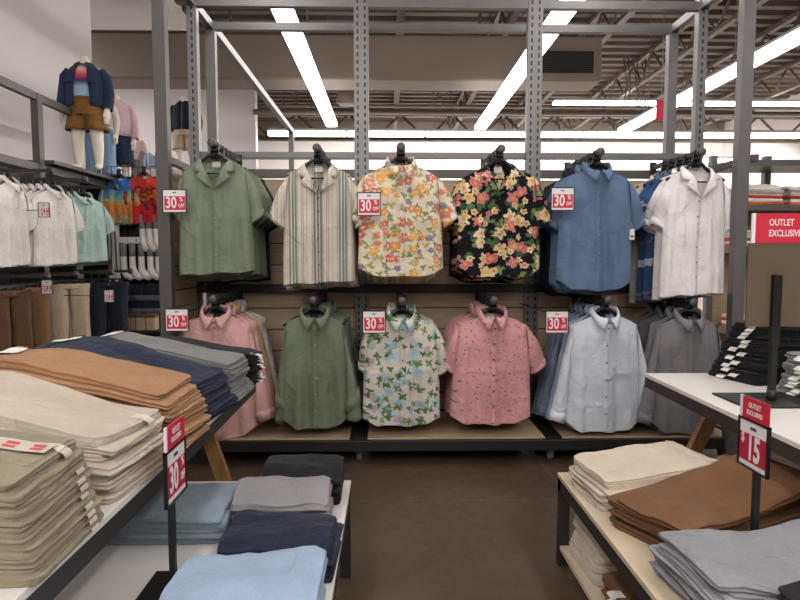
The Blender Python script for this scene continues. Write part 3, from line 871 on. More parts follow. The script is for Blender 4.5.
# ------------------------------------------------------------------ tables
def table(name, lo, hi, zt, lab, top, legs='metal', shelf=None, edge=.05, inset=.16):
    x0, y0 = lo; x1, y1 = hi
    cx, cy = (x0+x1)/2, (y0+y1)/2
    e = empty(name, (cx, cy, 0), 0, lab, 'table')
    a, b, c, d = x0-cx, x1-cx, y0-cy, y1-cy
    MB().box((a, c, zt-.018), (b, d, zt)).build('table_top', top, e, bevel=.002)
    f = MB()
    f.box((a+.002, c+.002, zt-.018-edge), (b-.002, c+.035, zt-.018)).box((a+.002, d-.035, zt-.018-edge), (b-.002, d-.002, zt-.018))
    f.box((a+.002, c+.035, zt-.018-edge), (a+.035, d-.035, zt-.018)).box((b-.035, c+.035, zt-.018-edge), (b-.002, d-.035, zt-.018))
    f.build('frame', M['dark_metal'], e)
    for sx in (0, 1):
        for sy in (0, 1):
            X = a+.002 if sx == 0 else b-.042; Y = c+.002 if sy == 0 else d-.042
            if legs == 'metal':
                MB().box((X, Y, 0), (X+.04, Y+.04, zt-.018)).build('leg', M['dark_metal'], e)
            else:
                dx = (inset if sx == 0 else -inset)
                p0 = (X+.02+dx, Y+.02+(.02 if sy == 0 else -.02), zt-.018-edge+.01); p1 = (X+.02+dx*.25, Y+.02, 0.0)
                MB().bar(p1, p0, .045, .06).build('leg', M['leg_wood'], e)
    if shelf:
        MB().box((a+.004, c+.004, shelf-.018), (b-.004, d-.004, shelf)).build('lower_shelf', top, e)
    return e
ZU, ZW = .70, .384
XLU = -.632; XLL = -.149; XRU = 1.272; XRL = .702
table('display_table', (-1.75, .4), (XLU, 2.85), ZU, 'tall white display table with folded trousers and oak legs, before the pink shirt', M['table_white'], 'wood', inset=.27)
table('nesting_table', (-1.30, .75), (XLL, 2.35), ZW, 'low white table holding folded knitwear beside the aisle', M['table_white'], 'metal')
table('display_table', (XRU, .5), (2.4, 2.92), ZU, 'tall white display table with black folded garments, before the grey shirt', M['table_white'], 'wood', inset=.36)
table('nesting_table', (XRL, .85), (2.0, 2.42), ZW, 'low birch topped table with cream, brown and grey folded trousers', M['table_cream'], 'metal', shelf=.09)

stand_sign((-.583, 1.58, ZW), 1, '30', 'thirty percent off sign with red topper on the low white table', .705)
stand_sign((1.067, 1.675, ZW), -1, '15', 'fifteen dollar sign with red topper on the low birch table', .734, .142, .146, plate=.028)

# brown-backed sign on the tall right table
pb = at(771, 404, 2.33)
e = empty('tall_sign', (pb.x, pb.y, ZU), 0, 'brown backed sign on a black pole with red outlet exclusives header', 'sign')
MB().box((-.17, -.11, 0), (.17, .13, .008)).build('base_plate', M['black_metal'], e, bevel=.003)
MB().box((-.011, -.011, .008), (.011, .011, .30)).build('pole', M['black_metal'], e)
MB().tube([(0, 0, .008), (0, 0, .05)], .018, 10).build('collar', M['dark_metal'], e, True)
zt = at(771, 275, 2.33).z-ZU
MB().box((-.016, -.012, .22), (.016, .008, zt)).build('clamp', M['black_plastic'], e)
z0, z1, z2 = at(771, 327, 2.33).z-ZU, at(771, 243, 2.33).z-ZU, at(771, 213, 2.33).z-ZU
xw0 = at(749, 280, 2.33).x-pb.x
MB().box((xw0, .010, z0), (xw0+.26, .016, z1)).build('back_panel', M['brown_card'], e)
MB().box((xw0+.012, .008, z1), (xw0+.26, .014, z2)).build('header', M['red'], e)
MB().box((xw0+.008, .0075, z1), (xw0+.022, .0145, z2)).build('header_edge', M['white_card'], e)
zc = (z1+z2)/2
text('OUTLET', .036, M['white_card'], e, (xw0+.075, .0072, zc+.021), ROTF, .74, .015, align='LEFT')
text('EXCLUSIVES', .036, M['white_card'], e, (xw0+.075, .0072, zc-.021), ROTF, .74, .015, align='LEFT')

# ------------------------------------------------------------------ folded garments
def stack(n, T, L, W, loc, rz, mat, name, kind, cat, place, group, slope=0.0, bumps=2, r=.007, wave=.0, seed=0, jit=.008, tags=None, top_tag=True, lean=0.0, sticker=False, mats=None, yslope=0.0, saddle=0.0, topleg=False, frontlabel=False, topnoise=.004, droop=.10):
    """n folded garments, fold ends at local x=0, bodies towards -x"""
    rd = random.Random(seed*13+5); nzs = Noise(seed+100, 5, 1.0, 4.0)
    def Hf(x, y):          # stack height over the table
        u = max(0, min(1.2, -x/L)); v = y/W
        return n*T*(1 + slope*sm(0, 1, u) + wave*nzs(x*1.3, y*1.3) + yslope*v + saddle*(4*(u-.5)**2-.6)*.5 - droop*sm(.08, 0, -x) - droop*.5*sm(.06, 0, L+x) - (droop-.1)*.5*(sm(.4, .5, abs(v))))
    nx, ny = 18, 12
    Rz = Matrix.Rotation(rz, 4, 'Z')
    out = []
    for k in range(n):
        e_loc = Vector(loc)
        # garment placement jitter in stack-local space
        dx, dy, dr = rd.uniform(-jit, jit*.4), rd.uniform(-jit, jit), rd.uniform(-.022, .022)*jit/.008
        dx += lean*k
        Lk, Wk = L*rd.uniform(.97, 1.01), W*rd.uniform(.96, 1.0)
        be = Noise(seed*31+k, 4, 1.5, 6.0)
        ins = [rd.uniform(0, r*1.5) for _ in range(bumps)]; tn_ = topnoise
        top = (k == n-1)
        nzt = Noise(seed*17+k, 5, 2.5, 9.0)
        ca, sa = math.cos(dr), math.sin(dr)
        def place(x, y, q):
            x2, y2 = x*ca-y*sa+dx, x*sa+y*ca+dy
            h = Hf(x2, y2)
            z = h*(k+q)/n*.985
            if top: z += (tn_*nzt(x, y)+.6*tn_*(1-2*abs(nzs(x*4, y*4))))*q
            return (x2, y2, z+.0006)
        def inset(q):
            b_ = min(bumps-1, int(q*bumps)); f = q*bumps-b_
            return r*(1-max(0.0, math.sin(PI*f))**.55)+ins[b_]*math.sin(PI*f)
        # boundary loop in unit coords
        loop = [(i/nx, 0) for i in range(nx)] + [(1, j/ny) for j in range(ny)] + [(1-i/nx, 1) for i in range(nx)] + [(0, 1-j/ny) for j in range(ny)]
        qs = []
        per = 4
        for b_ in range(bumps):
            for i in range(per): qs.append((b_+[.02, .2, .5, .8][i])/bumps)
        qs.append(1.0)
        def pt(u, v, q, e_):
            cr = .018
            # rounded corners
            xx = -Lk + e_ + u*(Lk-2*e_) ; yy = -Wk/2+e_+v*(Wk-2*e_)
            hx, hy = Lk/2-e_, Wk/2-e_
            cx = xx+Lk/2
            ax, ay = abs(cx)-(hx-cr), abs(yy)-(hy-cr)
            if ax > 0 and ay > 0:
                d = math.hypot(ax, ay)
                m_ = max(ax, ay)
                if d > 0:
                    f = m_/d; ax *= f; ay *= f
                cx = math.copysign(hx-cr+ax, cx); yy = math.copysign(hy-cr+ay, yy)
            w = .004*be(u*1.0+q*.7, v*.8-q*.5)
            edge = max(abs(2*u-1), abs(2*v-1))
            cx += w*edge*(1 if cx > 0 else -1)
            return place(cx-Lk/2, yy, q)
        mb = MB()
        mb.grid([[pt(u, v, q, inset(min(q, .9999))) for u, v in loop] for q in qs], wrap=True)
        mb.grid([[pt(i/nx, j/ny, 1.0, inset(.9999)) for i in range(nx+1)] for j in range(ny+1)])
        mb.grid([[pt(i/4, j/4, .0, r) for i in range(5)] for j in range(5)], flip=True)
        e = empty(name, loc, rz)
        pos = 'topmost' if top else ('bottom' if k == 0 and n > 2 else ORD[n-1-k]+' from top')
        tag(e, f'{kind}, {pos} of {place}', cat, group)
        mk = mats[k % len(mats)] if mats else mat
        mb.build('folded_cloth', mk, e, True)
        if top and topleg:     # the second leg lying on the first
            m2 = MB()
            w0, w1 = -Wk*.18, Wk*.46
            rows = []
            for j in range(9):
                v = j/8; rows.append([])
                for i in range(15):
                    u = i/14
                    xx = -Lk*.96+u*Lk*.93; yy = lerp(w0+.05*(1-u), w1, v)
                    lift = .004*min(1, 6*min(v, 1-v)+.05)*min(1, 6*min(u, 1-u)+.05)
                    p = place(xx, yy, 1.0); rows[-1].append((p[0], p[1], p[2]+lift+.0004))
            m2.grid(rows).build('upper_leg', mk, e, True)
        if top and topleg:
            # waistband across the far end
            m3 = MB(); rows = []
            for (dxw, dz) in ((.0, .0), (.002, .006), (.038, .006), (.04, .0)):
                rows.append([(lambda p: (p[0], p[1], p[2]+dz))(place(-Lk+.006+dxw, lerp(-Wk*.46, Wk*.46, j/10), 1.0)) for j in range(11)])
            m3.grid(rows, flip=True).build('waistband', mk, e, True)
        if (tags and (k % tags == 0)) or (top and top_tag):
            # white tag poking out of one end / lying on the waist
            side = -1 if (top and top_tag and not tags) else 1
            m4 = MB()
            if side < 0:
                rows = [[(lambda p: (p[0], p[1], p[2]+.0075))(place(-Lk+.01+.05*i/3, lerp(-.02, .10, j/5), 1.0)) for j in range(6)] for i in range(4)]
                m4.grid(rows, flip=True)
            else:
                yc = rd.uniform(-W*.12, W*.12)-W*.05
                rows = []
                for i, (ex, q) in enumerate(((-.03, .93), (-.004, .9), (.012, .62), (.016, .3))):
                    rows.append([(lambda p: (p[0], p[1], p[2]+(.0015 if i < 2 else 0)))(place(ex, yc+.045*(j/3-.5), q)) for j in range(4)])
                m4.grid(rows, flip=True)
            o = m4.build('paper_tag', M['tag_white'], e, False); o['label'] = 'white paper tag'
        if sticker and (top or rd.random() < .6):
            m5 = MB(); rows = []
            yc = W*(.24+rd.uniform(-.03, .03)); sw_ = .034
            for ex, q in ((-.05, 1.0), (-.02, 1.0), (.0015, .85), (.0045, .6), (.0045, .3)):
                rows.append([(lambda p: (p[0], p[1], p[2]+(.003 if ex < -.01 and top else .0008)))(place(ex, yc+sw_*(j/3-.5), q)) for j in range(4)])
            o = m5.grid(rows if top else rows[2:], flip=True).build('size_sticker', M['sticker'], e, True); o['label'] = 'clear strip size sticker'
        if top and frontlabel:
            m6 = MB()
            f = lambda u, v, dz: (lambda p: (p[0], p[1], p[2]+dz))(place(-.165+.15*u, W*.02+.055*v + .03*u*0, 1.0))
            m6.grid([[f(i/6, j/2, .008) for i in range(7)] for j in range(3)])
            o = m6.build('size_strip', M['sticker'], e, True); o['label'] = 'clear size strip with red print'
            for i in range(3):
                m7 = MB()
                for j in range(2):
                    u0 = .08+i*.34
                    m7.grid([[f(u0+a*.16, .2+.32*j+b*.22, .0088) for a in (0, 1)] for b in (0, 1)])
                m7.build('size_print', M['red_mark'], o)
        out.append(e)
    return out

def fab2(name, c): return fabric('twill '+name, c, slub=False)
T_ol, T_cr, T_tn, T_nv, T_gr, T_bk = fab2('olive', (144, 135, 112)), fab2('cream', (192, 178, 160)), fab2('tan', (162, 122, 88)), fab2('navy', (33, 40, 60)), fab2('grey', (126, 124, 122)), fab2('black', (24, 24, 28))
TB = 'the {} stack on the oak table'
GL = 'folded trousers on the tall table by the pink shirt'
xe = XLU+.034
stack(10, .0185, .52, .30, (xe-.012, 1.165, ZU), math.radians(3), T_ol, 'folded_trousers', 'olive folded trousers', 'trousers', TB.format('olive'), GL, slope=.28, seed=1, lean=-0.0050, wave=.05, sticker=True, top_tag=False, topleg=True, frontlabel=True, jit=.006)
stack(8, .0175, .62, .33, (xe-.005, 1.54, ZU), math.radians(-5), T_cr, 'folded_trousers', 'cream folded trousers', 'trousers', TB.format('cream'), GL, slope=.75, seed=2, lean=-0.0075, wave=.08, sticker=True, top_tag=False, topleg=True, jit=.02, r=.010)
stack(9, .0185, .62, .27, (xe+.008, 1.87, ZU), math.radians(-5), T_tn, 'folded_trousers', 'tan brown folded trousers', 'trousers', TB.format('tan brown'), GL, slope=.7, seed=3, lean=-0.0065, wave=.1, topleg=True, jit=.024, r=.011, topnoise=.006)
stack(9, .0165, .62, .31, (xe+.008, 2.185, ZU), math.radians(-4), T_nv, 'folded_trousers', 'navy folded trousers', 'trousers', TB.format('navy'), GL, slope=.75, seed=4, lean=-0.0045, wave=.2, topleg=True, jit=.02, r=.010, topnoise=.009)
stack(9, .0165, .62, .27, (xe+.005, 2.50, ZU), math.radians(-3), T_gr, 'folded_trousers', 'mid grey folded trousers', 'trousers', TB.format('mid grey'), GL, slope=.7, seed=5, lean=-0.0045, wave=.1, topleg=True, jit=.016, topnoise=.005, tags=None)
stack(9, .0165, .52, .17, (xe+.01, 2.745, ZU), 0, T_bk, 'folded_trousers', 'black folded trousers', 'trousers', TB.format('black'), GL, slope=.4, seed=6, wave=.05, jit=.01, tags=1)

# low white table: knits, fold ends facing the camera
K_bk, K_gr, K_nv, K_lb, K_dn = fabric('jersey black', (26, 26, 30), slub=False), fabric('jersey grey', (136, 132, 134), slub=False), fabric('jersey navy', (32, 36, 54), slub=False), fabric('oxford light blue', (150, 168, 192), slub=False), fabric('chambray grey', (126, 138, 148), slub=False)
GK = 'folded knitwear on the low white table'
TL = 'the {} stack on the low white table'
R90 = -PI/2
stack(4, .032, .22, .30, (-.315, 2.085, ZW), R90, K_bk, 'folded_sweater', 'black folded knit top', 'sweater', TL.format('black'), GK, seed=11, droop=.24, topnoise=.009, wave=.1, bumps=2, r=.011, top_tag=False, jit=.012)
stack(4, .036, .19, .345, (-.36, 1.875, ZW), R90, K_gr, 'folded_sweater', 'heather grey folded knit top', 'sweater', TL.format('heather grey'), GK, seed=12, droop=.24, topnoise=.009, wave=.12, bumps=2, r=.013, top_tag=False, jit=.012, saddle=.1)
stack(4, .027, .26, .345, (-.315, 1.585, ZW), R90, K_nv, 'folded_sweater', 'navy folded knit top', 'sweater', TL.format('navy'), GK, seed=13, droop=.24, topnoise=.009, wave=.1, bumps=2, r=.011, top_tag=False, jit=.012)
stack(5, .029, .30, .37, (-.345, 1.225, ZW), R90, K_lb, 'folded_shirt', 'light blue folded shirt', 'shirt', TL.format('light blue'), GK, seed=14, droop=.24, topnoise=.009, wave=.06, bumps=2, r=.012, top_tag=False, jit=.012)
stack(4, .026, .30, .38, (-.69, 1.80, ZW), R90, K_dn, 'folded_shirt', 'blue grey chambray folded shirt', 'shirt', TL.format('blue grey'), GK, seed=15, droop=.24, topnoise=.009, wave=.1, bumps=2, r=.011, top_tag=False, jit=.012)

# birch table: trousers with fold ends towards the aisle
T_c2, T_b2, T_g2, T_k2 = fab2('ivory', (204, 188, 168)), fab2('rust brown', (114, 78, 50)), fab2('light grey', (142, 142, 146)), fab2('coal', (28, 28, 32))
GR = 'folded trousers on the low birch table'
TR = 'the {} stack on the low birch table'
stack(7, .0150, .46, .32, (XRL+.03, 2.18, ZW), PI+math.radians(6), T_c2, 'folded_trousers', 'ivory folded trousers', 'trousers', TR.format('ivory'), GR, slope=.35, seed=21, wave=.15, jit=.022, r=.011, topnoise=.006, topleg=True, top_tag=False, saddle=.3)
stack(8, .0142, .62, .30, (XRL+.09, 1.80, ZW), PI+math.radians(24), T_b2, 'folded_trousers', 'rust brown folded trousers', 'trousers', TR.format('rust brown'), GR, slope=.5, seed=22, wave=.15, jit=.026, r=.011, topnoise=.007, topleg=True, top_tag=False, saddle=.35)
stack(8, .0155, .55, .33, (XRL+.045, 1.47, ZW), PI+math.radians(4), T_g2, 'folded_trousers', 'light grey folded trousers', 'trousers', TR.format('light grey'), GR, slope=.25, seed=23, wave=.15, jit=.024, r=.011, topnoise=.007, topleg=True, top_tag=False, saddle=.5)
stack(11, .0165, .5, .22, (XRL+.17, 1.185, ZW), PI+math.radians(-4), T_k2, 'folded_trousers', 'coal black folded trousers', 'trousers', TR.format('coal black'), GR, slope=.3, seed=24, wave=.12, jit=.012, topleg=True, top_tag=False)
# lower shelf
stack(9, .0175, .45, .30, (XRL+.035, 2.2, .09), PI, T_c2, 'folded_trousers', 'cream folded trousers', 'trousers', 'the stack under the birch table by its leg', 'folded trousers under the low birch table', seed=25, wave=.12, jit=.02, top_tag=False, mats=[T_c2, F['bone'], T_c2])
stack(6, .0175, .45, .30, (XRL+.035, 1.86, .09), PI, T_b2, 'folded_trousers', 'brown folded trousers with white tag', 'trousers', 'the tagged stack under the birch table', 'folded trousers under the low birch table', seed=26, wave=.1, jit=.016, tags=1)

# tall right table
GT = 'folded black garments on the tall table'
p = at(732, 385, 2.72)
stack(14, .019, .40, .30, (p.x+.0, 2.74, ZU), PI+math.radians(14), T_bk, 'folded_trousers', 'black folded trousers with white tag', 'trousers', 'the leaning stack behind the tall sign', GT, seed=31, wave=.05, jit=.01, tags=1, lean=-.0095)
p = at(785, 400, 2.42)
stack(10, .017, .40, .26, (p.x+.03, 2.40, ZU), PI+math.radians(8), T_gr, 'folded_trousers', 'grey folded trousers with pale tag', 'trousers', 'the grey stack beside the tall sign', GT, seed=32, wave=.05, jit=.012, tags=1, lean=-.004)

# ------------------------------------------------------------------ wall fixture along the left wall
XW = -2.9
def yl(px): return at(px, 256, 1).x and XW/at(px, 256, 1).x
e = empty('garment_rack', (XW, 0, 0), 0, 'dark steel wall rack with shelf and rails along the white wall', 'display rack')
zr1 = at(43, 97, yl(43)).z; zr2 = at(43, 168, yl(43)).z
for yy in (yl(43)-2.4, yl(43), yl(43)+1.25, yl(43)+2.5):
    MB().box((-.03, yy-.035, 0), (.03, yy+.035, zr1+.02 if yy < yl(43)+.5 else zr2)).build('post', M['steel_dark'], e)
ya_, yb_ = yl(43)-3.0, yl(43)+2.5
for z in (zr1, zr2, 1.22, .2):
    MB().box((-.025, ya_, z-.03), (.025, yb_ if z < zr1 else 6.0, z+.03)).build('rail', M['steel_dark'], e)
zs = at(88, 170, 5.75).z
MB().box((-.42, yl(43)+.05, zs-.03), (.10, yb_, zs)).build('shelf', M['steel_dark'], e)
MB().box((-.42, ya_, .12), (.02, yb_, .16)).build('base_shelf', M['deck'], e)

MB().box((-.41, ya_, .16), (-.38, yb_, 1.30)).build('back_panel', M['black_metal'], e)
def wall_arm(y, z, lab, x1=.45):
    a = empty('display_peg', (XW, y, z), 0, lab, 'display arm', 'display arms on the wall rack')
    MB().box((-.05, -.012, -.012), (x1, .012, .012)).build('bar', M['dark_metal'], a)
    MB().tube([(x1-.005, 0, 0), (x1+.02, 0, 0)], .026, 12).build('end_cap', M['dark_metal'], a, True)
polo = None
def polos(y, z, n, mat, word, armword, scale=1.0, x0=-.12, step=.085, rz=62):
    global polo
    wall_arm(y, z, f'dark display arm on the wall rack carrying {armword}')
    for k in range(n):
        if polo is None:
            polo = shirt('polo_shirt', F['polo_white'], hw=.235, L=.66, sleeve='short', collar='polo', hem='straight', seed=41, wide=.02); c = polo
        else: c = copy_tree(polo)
        if mat != F['polo_white']: recolour(c, F['polo_white'], mat)
        zo = z+.012+.006-HZ*scale
        c.location = (XW+x0+k*step, y, zo); c.rotation_euler = (0, 0, math.radians(rz+random.uniform(-5, 5))); c.scale = (scale,)*3
        pos = 'nearest the aisle' if k == n-1 else (ORD[n-1-k]+' from the aisle')
        tag(c, f'{word} polo shirt, {pos}, on {armword}', 'shirt', 'polo shirts on the wall rack')
        h = hang(c.location, c.rotation_euler[2], f'black hanger holding the {word} polo {pos} on {armword}', 'black polo hangers'); h.scale = (scale,)*3
yA = yl(10)
zA = at(40, 177, 4.8).z
polos(4.45, zA, 7, F['polo_white'], 'white', 'the nearer polo arm', x0=-.2, step=.06, rz=98, scale=.92)
polos(4.95, zA-.0, 6, F['polo_white'], 'white', 'the middle polo arm', x0=-.1, step=.06, rz=80, scale=.92)
polos(5.5, zA+.0, 4, F['mint'], 'mint green', 'the farther polo arm', x0=-.02, step=.06, rz=58, scale=.9)

def trousers(name, m, L=.95, w=.2, seed=0):
    e = empty(name); nz = Noise(seed+77, 4, 1, 4); b = MB()
    for sg in (-1, 1):
        rows = []
        for i in range(22):
            t = i/21; z = -t*L
            hw = lerp(w/2, w*.43, sm(0, .3, t)) if t < .3 else lerp(w*.43, w*.36, (t-.3)/.7)
            cx = sg*(w/2+.002+.012*sm(.25, 1, t)); d = lerp(.03, .045, sm(0, .3, t))
            row = []
            for k in range(16):
                a = 2*PI*k/16; ww = 1+.08*nz(math.cos(a)*.5+sg, t*2)
                x = cx+hw*math.cos(a)*ww
                if t < .28: x = max(0, x*sg)*sg
                row.append((x, d*math.sin(a)*ww*(1+.4*(abs(math.cos(a)) < .3)), z+.004*math.sin(9*t+3*math.cos(a))))
            rows.append(row)
        b.grid(rows, wrap=True)
    b.build('legs', m, e, True)
    rows = []
    for z, k in ((0.012, .98), (.012, 1.04), (-.03, 1.04), (-.032, 1.0)):
        rows.append([(w*k*math.cos(2*PI*j/24), .034*k*math.sin(2*PI*j/24), z) for j in range(24)])
    MB().grid(rows, wrap=True).build('waistband', m, e, True)
    MB().disc((0, -.035, -.01), .008, (0, -1, 0), 10).build('button', M['button'], e)
    MB().box((-.15, -.006, .0), (-.11, .006, .035)).box((.11, -.006, .0), (.15, .006, .035)).box((-.15, -.004, .03), (.15, .004, .045)).tube([(0, 0, .04), (0, 0, .09), (.02, 0, .11), (.0, 0, .13)], .004, 6).build('clip_hanger', M['black_plastic'], e)
    return e
tp = None
def trouser_arm(y, z, n, mat, word, armword, x0, step, rz):
    global tp
    wall_arm(y, z, f'low display arm on the wall rack carrying {armword}')
    for k in range(n):
        if tp is None: tp = trousers('hanging_trousers', F['rust'], seed=3); c = tp
        else: c = copy_tree(tp)
        if mat != F['rust']: recolour(c, F['rust'], mat)
        c.location = (XW+x0+k*step, y, z-.115); c.rotation_euler = (0, 0, math.radians(rz+random.uniform(-6, 6)))
        pos = 'nearest the aisle' if k == n-1 else (ORD[n-1-k]+' from the aisle')
        tag(c, f'{word} trousers hanging {pos} among {armword}', 'trousers', 'hanging trousers on the wall rack')
zT = at(30, 275, 4.6).z
trouser_arm(4.35, zT, 8, F['rust'], 'rust brown', 'the rust brown pairs', -.2, .055, 84)
trouser_arm(4.75, zT, 3, F['camel'], 'camel', 'the camel pairs', -.05, .06, 70)
trouser_arm(5.35, zT, 4, F['beige'], 'beige', 'the beige pairs', -.1, .06, 62)
trouser_arm(5.75, zT, 5, F['navy'], 'navy', 'the navy pairs', -.05, .07, 45)
for px, py, Y, lab in ((44, 210, 4.55, 'small sale sign among the white polo shirts'), (47, 287, 4.6, 'small sale sign above the rust brown trousers'), (109, 296, 5.2, 'small sale sign beside the navy trousers')):
    s = sale_sign(px, py, Y, lab, .085, .11, rod=False)
    s['group'] = 'small sale signs on the wall rack'
    MB().bar((-.02, .006, 0), (XW-s.location.x, .1, .0), .006, .006).build('rod', M['black_metal'], s)

# ------------------------------------------------------------------ mannequins
def mannequin(name, lab, H, loc, rz, outfit):
    """headless child mannequin of shoulder height H; front towards -Y"""
    e = empty(name, loc, rz, lab, 'mannequin')
    V, E, R = [], [], []
    def v(p, r, par=None):
        V.append((p[0]*H, p[1]*H, p[2]*H)); R.append(r*H)
        if par is not None: E.append((par, len(V)-1))
        return len(V)-1
    pel = v((0, 0, .56), .105)
    wa = v((0, 0, .68), .098, pel); ch = v((0, -.005, .80), .112, wa); sh = v((0, 0, .905), .085, ch); nk = v((0, -.005, .96), .048, sh); nt = v((0, -.012, 1.04), .046, nk)
    for sg in (-1, 1):
        hp = v((sg*.072, 0, .50), .086, pel); kn = v((sg*.085, -.01, .29), .055, hp); ca = v((sg*.088, .01, .2), .052, kn); an = v((sg*.09, .01, .06), .034, ca)
        he = v((sg*.092, .0, .025), .032, an); to = v((sg*.105, -.10, .018), .024, he)
        so = v((sg*.135, 0, .88), .05, sh); el = v((sg*.19, .01, .70), .037, so); wr = v((sg*.195, -.045, .545), .025, el); pa = v((sg*.19, -.055, .50), .026, wr)
        for q, (dx, dy, ln) in enumerate(((-.018, -.012, .055), (-.006, -.016, .062), (.006, -.014, .058), (.018, -.008, .045))):
            f1 = v((sg*(.19+dx*.8), -.055+dy, .47), .0095, pa); v((sg*(.19+dx), -.05+dy, .47-ln), .008, f1)
        v((sg*.168, -.085, .475), .010, pa)
    me = bpy.data.meshes.new('mannequin_body'); me.from_pydata(V, E, []); me.update()
    o = bpy.data.objects.new('body', me); C.objects.link(o); o.parent = e; me.materials.append(M['mannequin'])
    md = o.modifiers.new('Skin', 'SKIN')
    for i, sv in enumerate(me.skin_vertices[0].data):
        sv.radius = (R[i], R[i]*(.8 if i < 5 else 1)); sv.use_root = (i == 0)
    md.use_smooth_shade = True
    s = o.modifiers.new('Sub', 'SUBSURF'); s.levels = 2; s.render_levels = 2
    def ring(c, rx, ry, n=24, k=None): return [(c[0]*H+rx*H*math.cos(2*PI*j/n), c[1]*H+ry*H*math.sin(2*PI*j/n), c[2]*H) for j in range(n)]
    if 'tee' in outfit:
        MB().grid([ring((0, 0, z), rx, ry) for z, rx, ry in ((.955, .06, .058), (.925, .12, .085), (.88, .15, .11), (.8, .15, .128), (.66, .138, .122), (.55, .145, .125))], wrap=True).build('tee', outfit['tee'], e, True)
    if 'bottom' in outfit:
        mat, z1, fl = outfit['bottom']
        b = MB()
        b.grid([ring((0, 0, z), rx, ry) for z, rx, ry in ((.645, .125, .115), (.63, .132, .122), (.55, .155, .132), (.485, .162, .13))], wrap=True)
        for sg in (-1, 1):
            rows = []
            for i in range(8):
                t = i/7; z = lerp(.50, z1, t); rr = lerp(.094, fl, t); rows.append(ring((sg*lerp(.07, .09, t), -.004, z), rr*(1+.03*math.sin(9*t)), rr*1.15))
            rows.append([((p[0]-sg*.09*H)*.9+sg*.09*H, p[1]*.9, p[2]+.01) for p in rows[-1]])
            b.grid(rows, wrap=True)
        b.build('trousers', mat, e, True)
        MB().grid([ring((0, 0, z), rx, ry) for z, rx, ry in ((.648, .122, .112), (.648, .137, .126), (.618, .14, .13), (.616, .13, .12))], wrap=True).build('waistband', mat, e, True)
    if 'jacket' in outfit:
        mat, open_ = outfit['jacket']
        b = MB(); g0 = .8 if open_ else .02
        rows = []
        for z, rx, ry in ((.945, .068, .062), (.92, .118, .085), (.885, .152, .11), (.80, .162, .136), (.70, .165, .14), (.60, .168, .142), (.565, .16, .138)):
            rows.append([])
            for j in range(28):
                gz = g0*lerp(.6, 1.0, sm(.95, .6, z))
                a = -PI/2+gz/2+.05+(2*PI-gz-.1)*j/27
                w = 1+.02*math.sin(7*a+20*z)
                rows[-1].append((rx*H*math.cos(a)*w, ry*H*math.sin(a)*w, z*H))
        b.grid(rows); jo = b.build('jacket', mat, e, True)
        m_ = jo.modifiers.new('Thickness', 'SOLIDIFY'); m_.thickness = .006
        for sg in (-1, 1):
            pth = [(sg*.125, 0, .895), (sg*.165, .0, .84), (sg*.195, .008, .70), (sg*.2, -.02, .62), (sg*.2, -.045, .545)]
            MB().tube([Vector(p)*H for p in pth], [.05*H, .058*H, .052*H, .048*H, .042*H], 16, False).build('sleeve', mat, e, True)
        rows = []
        for q, (k, dz) in enumerate(((.066, .93), (.068, .968), (.09, .948), (.115, .905))):
            rows.append([(k*H*math.cos(a), k*.95*H*math.sin(a)-(.01*H if q > 1 else 0), dz*H) for a in [-PI/2+.35+(2*PI-.7)*j/20 for j in range(21)]])
        MB().grid(rows).build('collar', mat, e, True)
        if open_:
            for sg in (-1, 1):
                MB().box((sg*.1*H-.035*H, -.150*H, .76*H), (sg*.1*H+.035*H, -.128*H, .80*H)).build('pocket_flap', mat, e, bevel=.004)
    return e
def mq(px, pyf, Y, pytop):
    p = at(px, pyf, Y); return p, at(px, pytop, Y).z-p.z
p, H = mq(89, 168, 5.75, 58); p.z = zs
mannequin('child_mannequin', 'headless cream child mannequin in dark denim jacket and mustard shorts on the rack shelf', H, p, .12, dict(tee=F['stripe_tee'], bottom=(F['mustard'], .355, .098), jacket=(F['denim'], True)))
p, H = mq(106, 168, 6.6, 80); p.z = zs
mannequin('child_mannequin', 'headless mannequin in pale blue jeans standing behind the denim jacket mannequin', H, (p.x-.05, p.y, zs), .1, dict(tee=F['white'], bottom=(F['denimlight'], .05, .075)))
p, H = mq(122, 170, 7.4, 80)
mannequin('child_mannequin', 'headless mannequin in pale pink shirt and denim shorts, farthest along the shelf', H, (p.x, 7.3, zs), .1, dict(tee=F['rose'], bottom=(F['denim'], .25, .085), jacket=(F['rose'], False)))
p, H = mq(186, 172, 9.0, 125)
pl = MB().box((-.5, -.3, 0), (.5, .3, p.z)).build('display_plinth', M['wall'], None, loc=(p.x, 9.0, 0)); tag(pl, 'white display plinth under the black polo mannequin', 'plinth')
mannequin('child_mannequin', 'headless mannequin in black polo shirt standing far behind the gondola post', 1.05, (p.x, 9.0, p.z-.35+.35), .0, dict(jacket=(F['navy'], False), bottom=(F['beige'], .3, .09)))
shelf_end = MB().box((0, 0, 0), (0.02, 0.02, 0.02))
del shelf_end

